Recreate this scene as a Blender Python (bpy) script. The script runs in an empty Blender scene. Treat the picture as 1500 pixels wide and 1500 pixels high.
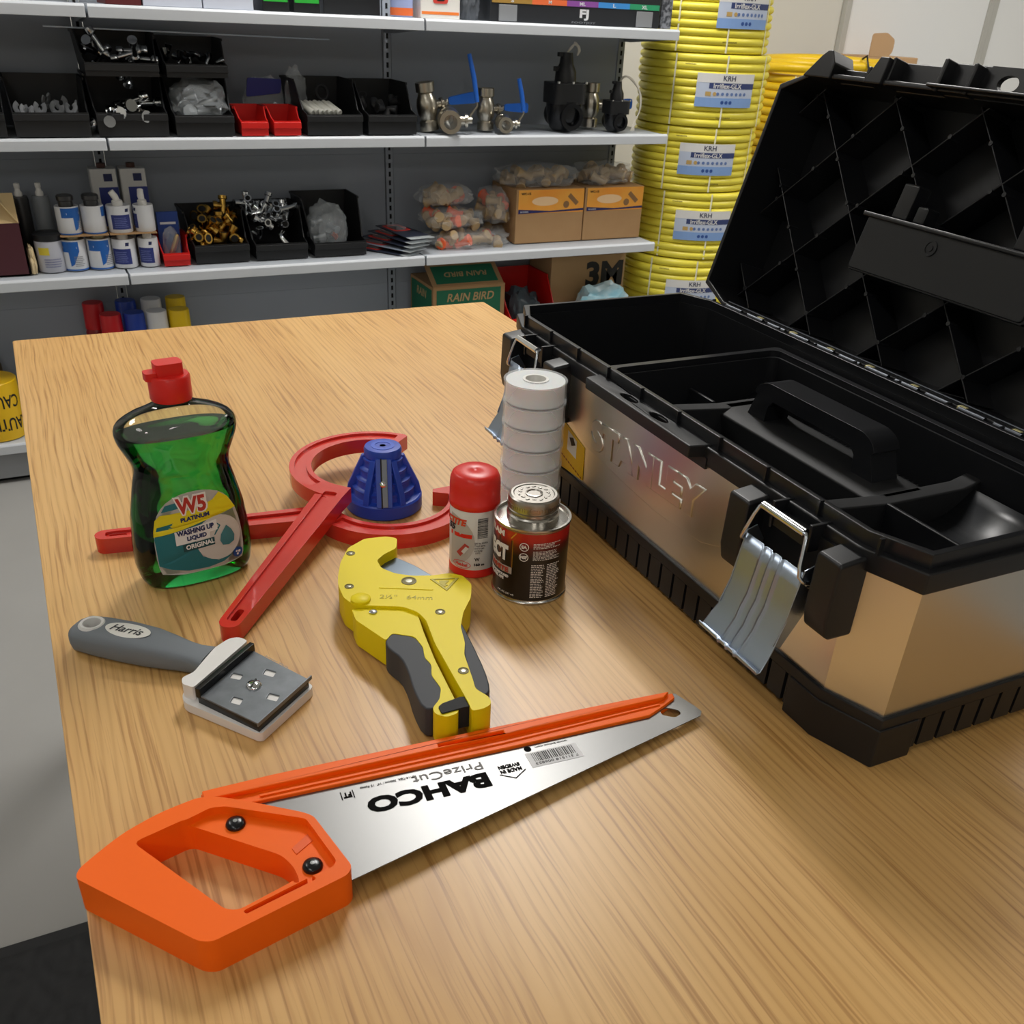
import bpy, bmesh, math, random
from mathutils import Vector, Matrix, noise
from mathutils.geometry import tessellate_polygon

SC = bpy.context.scene
COL = SC.collection
rnd = random.Random(11)
TZ = 0.74                      # table top height

# ------------------------------------------------------------------ camera
cam_data = bpy.data.cameras.new("camera")
cam = bpy.data.objects.new("camera", cam_data)
COL.objects.link(cam)
_A = Vector((0.898992, -0.435681, 0.044676))
_B = Vector((0.193076, 0.485812, 0.852472))
_C = Vector((0.393110, 0.757739, -0.520861))
_m = Matrix((_A, _B, -_C)).transposed().to_4x4()
_m.translation = Vector((0.0, 0.0, 1.218))
cam.matrix_world = _m
cam_data.sensor_width = 36.0
cam_data.sensor_fit = 'HORIZONTAL'
cam_data.lens = 36.0 * 1393.2 / 1500.0
cam_data.shift_x = 0.0
cam_data.shift_y = 109.0 / 1500.0
cam_data.clip_start = 0.02
cam_data.dof.use_dof = True
cam_data.dof.focus_distance = 0.95
cam_data.dof.aperture_fstop = 28.0
SC.camera = cam

# ------------------------------------------------------------------ world, exposure
w = bpy.data.worlds.new("world")
SC.world = w
w.use_nodes = True
w.node_tree.nodes["Background"].inputs[0].default_value = (0.80, 0.86, 0.95, 1)
w.node_tree.nodes["Background"].inputs[1].default_value = 0.25
SC.view_settings.view_transform = 'Standard'
SC.view_settings.look = 'None'
SC.view_settings.gamma = 1.0
SC.view_settings.use_curve_mapping = False
SC.view_settings.exposure = 0.0

CEIL = 2.75
LAMPS = [  # ceiling panels: x, y, size x, size y, power
    (1.20, 2.45, 0.3, 1.2, 48.0),
    (-0.95, 2.45, 0.3, 1.2, 12.0),
    (-0.95, -0.30, 0.3, 1.2, 4.0),
    (1.20, -3.05, 0.3, 1.2, 10.0),
    (-0.95, -3.05, 0.3, 1.2, 18.0),
    (3.75, 1.40, 0.3, 1.2, 36.0),  # fill panel added to brighten the wall by the doors
]
for (lx, ly, sx, sy, pw) in LAMPS:
    ld = bpy.data.lights.new("ceiling_lamp_light", 'AREA')
    ld.shape = 'RECTANGLE'; ld.size = sx - 0.04; ld.size_y = sy - 0.04
    ld.energy = pw; ld.color = (1.0, 0.975, 0.94)
    lo = bpy.data.objects.new("ceiling_lamp_light", ld)
    lo.location = (lx, ly, CEIL - 0.035)
    COL.objects.link(lo)

# ------------------------------------------------------------------ helpers
def lin(c):
    if isinstance(c, str):
        c = tuple(int(c[i:i + 2], 16) / 255 for i in (0, 2, 4))
    return tuple((x / 12.92 if x <= 0.04045 else ((x + 0.055) / 1.055) ** 2.4) for x in c) + (1.0,)

MATS = {}
def mat(name, col, rough=0.5, metal=0.0, spec=0.5, bump=None, var=None, trans=0.0, ior=1.45, alpha=1.0, coat=0.0, sss=0.0):
    if name in MATS:
        return MATS[name]
    m = bpy.data.materials.new(name); MATS[name] = m
    m.use_nodes = True
    nt = m.node_tree; b = nt.nodes["Principled BSDF"]
    b.inputs["Base Color"].default_value = lin(col)
    b.inputs["Roughness"].default_value = rough
    b.inputs["Metallic"].default_value = metal
    b.inputs["Specular IOR Level"].default_value = spec
    b.inputs["IOR"].default_value = ior
    b.inputs["Transmission Weight"].default_value = trans
    b.inputs["Alpha"].default_value = alpha
    b.inputs["Coat Weight"].default_value = coat
    b.inputs["Coat Roughness"].default_value = 0.08
    if sss:
        b.inputs["Subsurface Weight"].default_value = sss
        b.inputs["Subsurface Scale"].default_value = 0.01
    tc = nt.nodes.new("ShaderNodeTexCoord")
    if var:                                     # (scale, amount, second colour)
        n = nt.nodes.new("ShaderNodeTexNoise"); n.inputs["Scale"].default_value = var[0]; n.inputs["Detail"].default_value = 4
        nt.links.new(tc.outputs["Object"], n.inputs["Vector"])
        r = nt.nodes.new("ShaderNodeValToRGB")
        r.color_ramp.elements[0].position = 0.5 - var[1]; r.color_ramp.elements[1].position = 0.5 + var[1]
        r.color_ramp.elements[0].color = lin(col); r.color_ramp.elements[1].color = lin(var[2])
        nt.links.new(n.outputs["Fac"], r.inputs["Fac"])
        nt.links.new(r.outputs["Color"], b.inputs["Base Color"])
    if bump:                                    # (scale, strength, distance)
        n = nt.nodes.new("ShaderNodeTexNoise"); n.inputs["Scale"].default_value = bump[0]; n.inputs["Detail"].default_value = 3
        nt.links.new(tc.outputs["Object"], n.inputs["Vector"])
        bp = nt.nodes.new("ShaderNodeBump"); bp.inputs["Strength"].default_value = bump[1]
        bp.inputs["Distance"].default_value = bump[2] if len(bump) > 2 else 0.001
        nt.links.new(n.outputs["Fac"], bp.inputs["Height"])
        nt.links.new(bp.outputs["Normal"], b.inputs["Normal"])
    return m

def film(name, col, a=0.35, rough=0.12):
    """thin clear wrapping: part see-through, part glossy"""
    return mat(name, col, rough=rough, alpha=a, spec=0.8)

class MB:
    def __init__(s):
        s.v = []; s.f = []; s.m = []
    def add(s, vs, fs, mi=0, M=None):
        o = len(s.v)
        s.v += [tuple(M @ Vector(p)) if M else tuple(p) for p in vs]
        s.f += [tuple(i + o for i in f) for f in fs]
        s.m += [mi] * len(fs)
        return s
    def box(s, x0, x1, y0, y1, z0, z1, mi=0, M=None):
        vs = [(x0, y0, z0), (x1, y0, z0), (x1, y1, z0), (x0, y1, z0), (x0, y0, z1), (x1, y0, z1), (x1, y1, z1), (x0, y1, z1)]
        return s.add(vs, [(0, 3, 2, 1), (4, 5, 6, 7), (0, 1, 5, 4), (1, 2, 6, 5), (2, 3, 7, 6), (3, 0, 4, 7)], mi, M)
    def prism(s, poly, z0, z1, holes=(), mi=0, M=None, z1f=None, cap0=True, cap1=True):
        """polygon (with holes) pulled from z0 to z1; z1f(x,y) may give a sloped top"""
        loops = [ccw(poly)] + [ccw(h)[::-1] for h in holes]
        flat = [p for l in loops for p in l]
        n = len(flat)
        vs = [(x, y, z0) for x, y in flat] + [(x, y, z1f(x, y) if z1f else z1) for x, y in flat]
        tris = tessellate_polygon([[Vector((x, y, 0)) for x, y in l] for l in loops])
        fs = []
        for t in tris:
            a, b, c = (Vector((*flat[i], 0)) for i in t)
            t = tuple(t) if (b - a).cross(c - a).z > 0 else tuple(t)[::-1]
            if cap1: fs.append(tuple(i + n for i in t))
            if cap0: fs.append(t[::-1])
        k = 0
        for l in loops:
            L = len(l)
            for i in range(L):
                a, b = k + i, k + (i + 1) % L
                fs.append((a, b, b + n, a + n))
            k += L
        return s.add(vs, fs, mi, M)
    def lathe(s, prof, n=32, mi=0, M=None, sx=1.0, sy=1.0, mis=None):
        """profile of (radius, z) turned about z, bottom to top"""
        vs = []; fs = []; ms = []
        for r, z in prof:
            for i in range(n):
                a = 2 * math.pi * i / n
                vs.append((r * math.cos(a) * sx, r * math.sin(a) * sy, z))
        for j in range(len(prof) - 1):
            for i in range(n):
                a = j * n + i; b = j * n + (i + 1) % n
                fs.append((a, b, b + n, a + n)); ms.append(mis[j] if mis else mi)
        ring = tuple(prof[0]) == tuple(prof[-1])
        if prof[0][0] > 1e-6 and not ring:
            fs.append(tuple(range(n))[::-1]); ms.append(ms[0])
        if prof[-1][0] > 1e-6 and not ring:
            fs.append(tuple(range((len(prof) - 1) * n, len(prof) * n))); ms.append(ms[-2] if len(ms) > 1 else mi)
        o = len(s.f)
        s.add(vs, fs, mi, M); s.m[o:] = ms
        return s
    def tube(s, pts, r, n=8, closed=False, mi=0, M=None, flat=1.0):
        pts = [Vector(p) for p in pts]; N = len(pts)
        rr = r if isinstance(r, (list, tuple)) else [r] * N
        vs = []; up = None
        for i, p in enumerate(pts):
            a = pts[(i - 1) % N] if (closed or i > 0) else p
            b = pts[(i + 1) % N] if (closed or i < N - 1) else p
            t = (b - a).normalized()
            if up is None:
                up = Vector((0, 0, 1)) if abs(t.z) < 0.9 else Vector((1, 0, 0))
            x = t.cross(up)
            x = x.normalized() if x.length > 1e-6 else t.orthogonal().normalized()
            up = x.cross(t).normalized()
            for k in range(n):
                q = 2 * math.pi * k / n
                vs.append(tuple(p + x * (rr[i] * math.cos(q)) + up * (rr[i] * math.sin(q) * flat)))
        fs = []
        for i in range(N if closed else N - 1):
            for k in range(n):
                a = i * n + k; b = i * n + (k + 1) % n
                c = ((i + 1) % N) * n + (k + 1) % n; d = ((i + 1) % N) * n + k
                fs.append((a, d, c, b)[::-1])
        if not closed:
            fs.append(tuple(range(n))[::-1]); fs.append(tuple(range((N - 1) * n, N * n)))
        return s.add(vs, fs, mi, M)
    def loft(s, rings, mi=0, M=None, cap=True):
        n = len(rings[0]); vs = [p for r in rings for p in r]; fs = []
        for j in range(len(rings) - 1):
            for i in range(n):
                a = j * n + i; b = j * n + (i + 1) % n
                fs.append((a, b, b + n, a + n))
        if cap:
            fs.append(tuple(range(n))[::-1]); fs.append(tuple(range((len(rings) - 1) * n, len(rings) * n)))
        return s.add(vs, fs, mi, M)
    def mesh(s, name, mats, smooth=None):
        me = bpy.data.meshes.new(name)
        me.from_pydata(s.v, [], s.f)
        if not isinstance(mats, (list, tuple)): mats = [mats]
        for m in mats: me.materials.append(m)
        me.polygons.foreach_set("material_index", s.m)
        if smooth:
            me.shade_smooth(); me.set_sharp_from_angle(angle=math.radians(smooth))
        me.update()
        return me
    def build(s, name, mats, parent=None, smooth=None, bevel=0.0, seg=2, loc=None, fix=True):
        me = s.mesh(name, mats)
        if fix:
            bm = bmesh.new(); bm.from_mesh(me)
            bmesh.ops.remove_doubles(bm, verts=bm.verts, dist=1e-6)
            bmesh.ops.recalc_face_normals(bm, faces=bm.faces)
            bm.to_mesh(me); bm.free()
        if smooth:
            me.shade_smooth(); me.set_sharp_from_angle(angle=math.radians(smooth))
        o = bpy.data.objects.new(name, me); COL.objects.link(o)
        if parent: o.parent = parent
        if loc: o.location = loc
        if bevel:
            me.shade_smooth()
            b = o.modifiers.new("edge", 'BEVEL'); b.width = bevel; b.segments = seg; b.limit_method = 'ANGLE'
            b.angle_limit = math.radians(32); b.harden_normals = False
            w_ = o.modifiers.new("weighted", 'WEIGHTED_NORMAL'); w_.keep_sharp = False
        return o

def ccw(p):
    p = [tuple(q[:2]) for q in p]
    a = sum(p[i][0] * p[(i + 1) % len(p)][1] - p[(i + 1) % len(p)][0] * p[i][1] for i in range(len(p)))
    return p if a > 0 else p[::-1]

def roundpoly(pts, r, n=4):
    """round the corners of a polygon; r number or per-point list"""
    out = []; N = len(pts)
    for i in range(N):
        p = Vector(pts[i][:2]); a = Vector(pts[i - 1][:2]); b = Vector(pts[(i + 1) % N][:2])
        ri = r[i] if isinstance(r, (list, tuple)) else r
        if ri <= 0:
            out.append(tuple(p)); continue
        da = (a - p); db = (b - p)
        k = min(ri, da.length * 0.45, db.length * 0.45)
        s, e = p + da.normalized() * k, p + db.normalized() * k
        for j in range(n + 1):
            t = j / n
            q = s * (1 - t) ** 2 + p * 2 * t * (1 - t) + e * t * t
            out.append(tuple(q))
    return out

def smoothpoly(pts, it=2, closed=True):
    p = [Vector(q) for q in pts]
    for _ in range(it):
        o = []
        N = len(p)
        if not closed: o.append(p[0])
        for i in range(N if closed else N - 1):
            a, b = p[i], p[(i + 1) % N]
            o += [a * .75 + b * .25, a * .25 + b * .75]
        if not closed: o.append(p[-1])
        p = o
    return [tuple(q) for q in p]

def thing(name, label, cat, loc=(0, 0, 0), rotz=0.0, group=None, kind=None):
    o = bpy.data.objects.new(name, None); COL.objects.link(o)
    o.empty_display_size = 0.02
    o.location = loc; o.rotation_euler = (0, 0, rotz)
    return tag(o, label, cat, group, kind)

def tag(o, label, cat=None, group=None, kind=None):
    o["label"] = label
    if cat: o["category"] = cat
    if group: o["group"] = group
    if kind: o["kind"] = kind
    return o

def struct(o, label=None):
    o["kind"] = "structure"
    if label: o["label"] = label
    return o

def dup(root, loc=None, rot=None, label=None, group=None, parent=None):
    r = root.copy(); COL.objects.link(r)
    if parent is not None: r.parent = parent
    if loc is not None: r.location = loc
    if rot is not None: r.rotation_euler = rot if isinstance(rot, (tuple, list)) else (0, 0, rot)
    if label: r["label"] = label
    if group: r["group"] = group
    for ch in list(root.children):
        c = ch.copy(); COL.objects.link(c); c.parent = r
        for g in list(ch.children):
            d = g.copy(); COL.objects.link(d); d.parent = c
    return r

def frame(o, x, y):
    """matrix whose x and y axes run along x and y from o"""
    x = Vector(x).normalized(); y = Vector(y); z = x.cross(y).normalized(); y = z.cross(x)
    m = Matrix((x, y, z)).transposed().to_4x4(); m.translation = Vector(o)
    return m

def text(name, body, m, parent, size, M=None, bold=0.0, align='CENTER', sx=1.0, shear=0.0, depth=0.00015, wrap=None, space=1.0, line=1.0, fit=None, warp=None, round_=0.0):
    cu = bpy.data.curves.new(name, 'FONT'); cu.body = body; cu.size = size
    cu.align_x = align; cu.align_y = 'CENTER'; cu.offset = bold; cu.shear = 0.0 if fit else shear; cu.extrude = depth
    cu.resolution_u = 3; cu.bevel_depth = round_; cu.bevel_resolution = 2; cu.space_character = space; cu.space_line = line
    t = bpy.data.objects.new(name, cu); COL.objects.link(t)
    me = bpy.data.meshes.new_from_object(t)
    bpy.data.objects.remove(t); bpy.data.curves.remove(cu)
    if fit and len(me.vertices):        # stretch to a given width and height about the centre
        xs = [v.co.x for v in me.vertices]; ys = [v.co.y for v in me.vertices]
        x0, x1, y0, y1 = min(xs), max(xs), min(ys), max(ys)
        for v in me.vertices:
            v.co.x = (v.co.x - (x0 + x1) / 2) * fit[0] / max(1e-6, x1 - x0)
            v.co.y = (v.co.y - (y0 + y1) / 2) * (fit[1] / max(1e-6, y1 - y0) if fit[1] else fit[0] / max(1e-6, x1 - x0))
            v.co.x += shear * v.co.y
    for v in me.vertices:
        c = Vector(v.co); c.x *= sx
        if warp: v.co = warp(c); continue
        if wrap:                       # bend round a standing cylinder, facing -y
            a = c.x / wrap; R = wrap + c.z
            c = Vector((R * math.sin(a), -R * math.cos(a), c.y))
        v.co = (M @ c) if M else c
    me.materials.clear(); me.materials.append(m)
    me.name = name
    o = bpy.data.objects.new(name, me); COL.objects.link(o)
    if parent: o.parent = parent
    return o

def cyl_patch(mb, R, a0, a1, z0, z1, mi=0, M=None, n=12, t=0.0004, R1=None):
    """curved label patch on a standing cylinder, angle 0 faces -y, positive to +x; front face plus rim"""
    R1 = R if R1 is None else R1
    vs = []; fs = []
    for dr in (0, t):
        for (z, r) in ((z0, R), (z1, R1)):
            for i in range(n + 1):
                a = a0 + (a1 - a0) * i / n
                vs.append(((r + dr) * math.sin(a), -(r + dr) * math.cos(a), z))
    k = n + 1
    for i in range(n):
        fs.append((2 * k + i, 2 * k + i + 1, 3 * k + i + 1, 3 * k + i))
        fs.append((i + 1, i, k + i, k + i + 1))
        fs.append((i, i + 1, 2 * k + i + 1, 2 * k + i))
        fs.append((k + i + 1, k + i, 3 * k + i, 3 * k + i + 1))
    fs.append((0, 2 * k, 3 * k, k)); fs.append((n, k + n, 3 * k + n, 2 * k + n))
    return mb.add(vs, fs, mi, M)

def blob(name, size, m, parent, seed=0, amp=0.25, freq=2.5, sub=3, loc=(0, 0, 0), flat_bottom=True, crumple=0.0):
    bm = bmesh.new(); bmesh.ops.create_icosphere(bm, subdivisions=sub, radius=1.0)
    for v in bm.verts:
        d = v.co.copy()
        q = max(abs(d.x), abs(d.y))
        k = 1 + amp * noise.noise(d * freq + Vector((seed * 7.1, seed * 3.3, 1.7)))
        if crumple: k += crumple * (abs(noise.noise(d * freq * 3 + Vector((seed, 9, 2)))) - .2)
        p = Vector((math.copysign(abs(d.x) ** .7, d.x), math.copysign(abs(d.y) ** .7, d.y), d.z)) * k
        p.x = max(-1.05, min(1.05, p.x)); p.y = max(-1.05, min(1.05, p.y))
        z = p.z * size[2]
        if flat_bottom: z = max(z, -size[2] * 0.72)
        v.co = (p.x * size[0] + loc[0], p.y * size[1] + loc[1], z + (size[2] * 0.72 if flat_bottom else 0) + loc[2])
    me = bpy.data.meshes.new(name); bm.to_mesh(me); bm.free()
    me.materials.append(m)
    me.shade_smooth() if not crumple else me.set_sharp_from_angle(angle=0.6)
    o = bpy.data.objects.new(name, me); COL.objects.link(o)
    if parent: o.parent = parent
    return o

def boolean(o, cutters, op='DIFFERENCE'):
    """cut meshes (MB objects) out of o for good"""
    for c in cutters:
        co = c.build("cutter", M_black); co.parent = o.parent
        md = o.modifiers.new("cut", 'BOOLEAN'); md.operation = op; md.object = co; md.solver = 'EXACT'
        bpy.context.view_layer.update()
        dg = bpy.context.evaluated_depsgraph_get()
        me = bpy.data.meshes.new_from_object(o.evaluated_get(dg))
        o.modifiers.remove(md)
        old = o.data; o.data = me; me.name = o.name
        bpy.data.objects.remove(co)
    return o

def bevel_mod(o, wd, seg=2, ang=32):
    o.data.shade_smooth()
    b = o.modifiers.new("edge", 'BEVEL'); b.width = wd; b.segments = seg; b.limit_method = 'ANGLE'; b.angle_limit = math.radians(ang)
    w_ = o.modifiers.new("weighted", 'WEIGHTED_NORMAL')
    return o

def mm(pts, ox, oy):
    return [(x / 1000 - ox, y / 1000 - oy) for x, y in pts]

def flat_poly(name, poly, m, parent, warp, sub=3, holes=()):
    """a printed patch: filled polygon, cut finer, laid on a surface by warp(Vector)"""
    loops = [ccw(poly)] + [ccw(h)[::-1] for h in holes]
    flat = [p for l in loops for p in l]
    tris = tessellate_polygon([[Vector((x, y, 0)) for x, y in l] for l in loops])
    bm = bmesh.new(); vv = [bm.verts.new((x, y, 0)) for x, y in flat]
    for t in tris:
        try: f = bm.faces.new([vv[i] for i in t])
        except ValueError: continue
    if sub: bmesh.ops.subdivide_edges(bm, edges=bm.edges, cuts=sub, use_grid_fill=True)
    bmesh.ops.recalc_face_normals(bm, faces=bm.faces)
    for f in bm.faces:
        if f.normal.z < 0: f.normal_flip()
    for v in bm.verts: v.co = warp(Vector(v.co))
    me = bpy.data.meshes.new(name); bm.to_mesh(me); bm.free()
    me.materials.append(m); me.shade_smooth()
    o = bpy.data.objects.new(name, me); COL.objects.link(o); o.parent = parent
    return o

def disc(cx, cy, r, n=20, a0=0.0, a1=2 * math.pi, ry=None):
    full = abs(a1 - a0 - 2 * math.pi) < 1e-6
    k = n if full else n + 1
    return [(cx + r * math.cos(a0 + (a1 - a0) * i / n), cy + (ry or r) * math.sin(a0 + (a1 - a0) * i / n)) for i in range(k)]

def flat_multi(name, polys, m, parent, warp):
    """several small printed shapes in one flat print"""
    vs = []; fs = []
    for p in polys:
        k = len(vs); q = ccw(p)
        vs += [tuple(warp(Vector((x, y, 0)))) for x, y in q]
        fs.append(tuple(range(k, k + len(q))))
    me = bpy.data.meshes.new(name); me.from_pydata(vs, [], fs); me.materials.append(m)
    o = bpy.data.objects.new(name, me); COL.objects.link(o); o.parent = parent
    return o

# ------------------------------------------------------------------ shared materials
def oak(name):
    m = bpy.data.materials.new(name); m.use_nodes = True
    nt = m.node_tree; N = nt.nodes; L = nt.links; b = N["Principled BSDF"]
    tc = N.new("ShaderNodeTexCoord")
    def mapping(sx, sy, sz=1.0):
        mp = N.new("ShaderNodeMapping"); mp.inputs["Scale"].default_value = (sx, sy, sz)
        L.new(tc.outputs["Object"], mp.inputs["Vector"]); return mp.outputs[0]
    def nz(vec, scale, detail=3, dist=0.0):
        n = N.new("ShaderNodeTexNoise"); n.inputs["Scale"].default_value = scale
        n.inputs["Detail"].default_value = detail; n.inputs["Distortion"].default_value = dist
        L.new(vec, n.inputs["Vector"]); return n.outputs["Fac"]
    def ramp(fac, stops):
        r = N.new("ShaderNodeValToRGB"); e = r.color_ramp.elements
        while len(e) < len(stops): e.new(0.5)
        for i, (p, c) in enumerate(stops):
            e[i].position = p; e[i].color = c if len(c) == 4 else lin(c)
        L.new(fac, r.inputs["Fac"]); return r.outputs["Color"]
    def mixc(f, a, bb, mode='MIX'):
        x = N.new("ShaderNodeMix"); x.data_type = 'RGBA'; x.blend_type = mode
        if isinstance(f, float): x.inputs[0].default_value = f
        else: L.new(f, x.inputs[0])
        L.new(a, x.inputs[6]); L.new(bb, x.inputs[7]); return x.outputs[2]
    # growth rings of a flat-sawn board: long narrow arches about one line, nearly straight lines away from it
    sep = N.new("ShaderNodeSeparateXYZ"); L.new(tc.outputs["Object"], sep.inputs[0])
    def math_(op, a, b_=None, c=None):
        x = N.new("ShaderNodeMath"); x.operation = op
        for i, q in enumerate((a, b_, c)):
            if q is None: continue
            if isinstance(q, (int, float)): x.inputs[i].default_value = q
            else: L.new(q, x.inputs[i])
        return x.outputs[0]
    warp = nz(mapping(7.0, 1.1), 1.0, 3, 0.3)
    dx = math_('SUBTRACT', sep.outputs["X"], 0.14)
    dy = math_('MULTIPLY', math_('SUBTRACT', sep.outputs["Y"], 1.36), 0.055)
    rad = math_('SQRT', math_('ADD', math_('MULTIPLY', dx, dx), math_('MULTIPLY', dy, dy)))
    rad = math_('MULTIPLY_ADD', warp, 0.045, rad)
    ph = math_('MULTIPLY', rad, 820.0)
    hs = math_('MULTIPLY_ADD', math_('SINE', ph), 0.5, 0.5)
    patch = nz(mapping(9, 1.4), 1.0, 2)
    base = ramp(patch, [(0.3, "cb9c5b"), (0.52, "d2a563"), (0.75, "d9ae6f")])
    wav = nz(mapping(11, 5.5), 1.0, 2)
    cx = math_('MULTIPLY', math_('MULTIPLY_ADD', wav, 0.012, sep.outputs["X"]), 330.0)
    cv = N.new("ShaderNodeCombineXYZ"); L.new(cx, cv.inputs[0]); L.new(math_('MULTIPLY', sep.outputs["Y"], 6.0), cv.inputs[1])
    fine = nz(cv.outputs[0], 1.0, 4)
    g1 = ramp(fine, [(0.33, (0.56, 0.44, 0.30, 1)), (0.48, (1, 1, 1, 1))])
    rings = ramp(hs, [(0.0, (0.80, 0.71, 0.58, 1)), (0.30, (0.96, .94, .90, 1)), (1.0, (1.04, 1.03, 1.01, 1))])
    streak = nz(mapping(60, 2.2), 1.0, 2)
    amt = math_('MULTIPLY', streak, 0.95)
    c1 = mixc(amt, base, mixc(1.0, base, rings, 'MULTIPLY'))
    c2 = mixc(0.75, c1, mixc(1.0, c1, g1, 'MULTIPLY'))
    L.new(c2, b.inputs["Base Color"])
    b.inputs["Roughness"].default_value = 0.38
    b.inputs["Specular IOR Level"].default_value = 0.5
    b.inputs["Coat Weight"].default_value = 0.3; b.inputs["Coat Roughness"].default_value = 0.42
    bp = N.new("ShaderNodeBump"); bp.inputs["Strength"].default_value = 0.10; bp.inputs["Distance"].default_value = 0.0005
    L.new(fine, bp.inputs["Height"]); L.new(bp.outputs["Normal"], b.inputs["Normal"])
    return m

OAK = oak("oak_veneer")
M_edge = mat("oak_edge_band", "c79a62", 0.5, var=(30, .25, "b88850"))
M_floor = mat("painted_concrete", "8f8e8b", 0.55, var=(2.2, .3, "9a9996"), bump=(60, .08))
M_wall = mat("painted_wall", "d9d7cf", 0.8, bump=(90, .05))
M_door = mat("white_door", "eceded", 0.5)
M_ceil = mat("ceiling_tile", "e6e6e2", 0.9)
M_shelfback = mat("dark_grey_panel", "9aa0a9", 0.6, bump=(400, .03))
M_shelf = mat("light_grey_shelf", "b9bfc6", 0.45)
M_lip = mat("shelf_price_rail", "c6cacf", 0.4)
M_slot = mat("slot_black", "0c0c0d", 0.9)
M_black = mat("black_plastic", "17181a", 0.42, bump=(900, .06, .0004))
M_blackgloss = mat("black_gloss_plastic", "101114", 0.25)
M_rubber = mat("black_rubber", "1b1c1e", 0.7, bump=(700, .25, .0005))
M_steel = mat("bright_steel", "c9cbcd", 0.22, 1.0)
M_zinc = mat("zinc_plate", "aab6c6", 0.34, 1.0, bump=(300, .04))
M_galv = mat("galvanised_sheet", "e4e1da", 0.32, 1.0, bump=(260, .035, .0006))
M_chrome = mat("chrome", "dfe2e6", 0.10, 1.0)
M_brass = mat("brass", "c39a4a", 0.25, 1.0)
M_white = mat("white_plastic", "e9e7e2", 0.4)
M_paper = mat("white_paper", "e6e4df", 0.6)
M_ink = mat("black_ink", "141313", 0.6)
M_card = mat("brown_cardboard", "b18d62", 0.8, var=(14, .3, "a98259"))

# ------------------------------------------------------------------ room shell
RX0, RX1, RY0, RY1 = -2.6, 5.2, -4.6, 3.75
b = MB().box(RX0, RX1, RY0, RY1, -0.10, 0.0)
struct(b.build("floor", M_floor), "grey painted concrete floor")
b = MB().box(RX0, RX1, RY1, RY1 + .1, 0, CEIL)
wall_back = struct(b.build("wall_back", M_wall), "pale painted wall behind the shelving")
b = MB().box(RX0 - .1, RX0, RY0, RY1, 0, CEIL)
struct(b.build("wall_left", M_wall), "pale painted side wall")
b = MB().box(RX1, RX1 + .1, RY0, RY1, 0, CEIL)
struct(b.build("wall_right", M_wall), "pale painted side wall")
b = MB().box(RX0, RX1, RY0 - .1, RY0, 0, CEIL)
struct(b.build("wall_front", M_wall), "pale painted wall opposite the shelving")
b = MB().box(RX0, RX1, RY0, RY1, CEIL, CEIL + .1)
struct(b.build("ceiling", M_ceil), "white ceiling")
# a pair of white doors let into the back wall
d = thing("door_1", "white flush door in the back wall behind the yellow hose", "door", (3.42, RY1, 0))
d["kind"] = "structure"
MB().box(0.03, .87, -.02, -.001, 0.01, 2.1).build("door_leaf", M_door, d, bevel=.002)
MB().box(.0, .03, -.028, -.001, 0, 2.13).build("door_frame", mat("door_frame_grey", "b9b8b2", .5), d, bevel=.002)
MB().box(.87, .90, -.028, -.001, 0, 2.13).build("door_frame", MATS["door_frame_grey"], d, bevel=.002)
MB().box(0.0, .90, -.028, -.001, 2.10, 2.13).build("door_frame", MATS["door_frame_grey"], d, bevel=.002)
d2 = dup(d, (4.32, RY1, 0), 0.0, "second white flush door beside the first one, further along the wall")
d2.name = "door_2"
M_lamp = bpy.data.materials.new("lamp_diffuser"); M_lamp.use_nodes = True
_e = M_lamp.node_tree.nodes["Principled BSDF"]
_e.inputs["Emission Color"].default_value = (1, .975, .94, 1); _e.inputs["Emission Strength"].default_value = 6.0
for i, (lx, ly, sx, sy, pw) in enumerate(LAMPS):
    l = thing("ceiling_light", ["ceiling light panel above the toolbox end of the table", "ceiling light panel above the aisle beside the table",
              "ceiling light panel over the near table end, aisle side",
              "ceiling light panel far behind the table, toolbox side", "ceiling light panel far behind the table, aisle side", "ceiling light panel on the door side of the room"][i], "ceiling light", (lx, ly, CEIL), group="ceiling light panels")
    MB().box(-sx / 2, sx / 2, -sy / 2, sy / 2, -.028, -.012).build("diffuser", M_lamp, l)
    fr = MB()
    for s_ in (-1, 1):
        fr.box(s_ * sx / 2 - .015, s_ * sx / 2 + .015, -sy / 2 - .015, sy / 2 + .015, -.032, 0)
        fr.box(-sx / 2, sx / 2, s_ * sy / 2 - .015, s_ * sy / 2 + .015, -.032, 0)
    fr.build("frame", M_white, l)

# ------------------------------------------------------------------ table
tb = thing("table", "oak veneer table carrying the tools and the open toolbox", "table", (0, 0, 0))
TX0, TX1, TY0, TY1 = -0.0432, 0.7588, 0.04, 1.640
poly = roundpoly([(TX0, TY0), (TX1, TY0), (TX1, TY1), (TX0, TY1)], .006, 3)
MB().prism(poly, TZ - .025, TZ).build("table_top", OAK, tb, bevel=.0016)
for x in (TX0 + .05, TX1 - .05):
    for y in (TY0 + .05, TY1 - .05):
        MB().box(x - .025, x + .025, y - .025, y + .025, 0, TZ - .025).build("leg", mat("table_leg_grey", "6d6f72", .5), tb, bevel=.002)
for y in (TY0 + .05, TY1 - .05):
    MB().box(TX0 + .075, TX1 - .075, y - .015, y + .015, TZ - .075, TZ - .025).build("cross_rail", MATS["table_leg_grey"], tb)
for x in (TX0 + .05, TX1 - .05):
    MB().box(x - .015, x + .015, TY0 + .075, TY1 - .075, TZ - .075, TZ - .025).build("side_rail", MATS["table_leg_grey"], tb)

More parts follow.
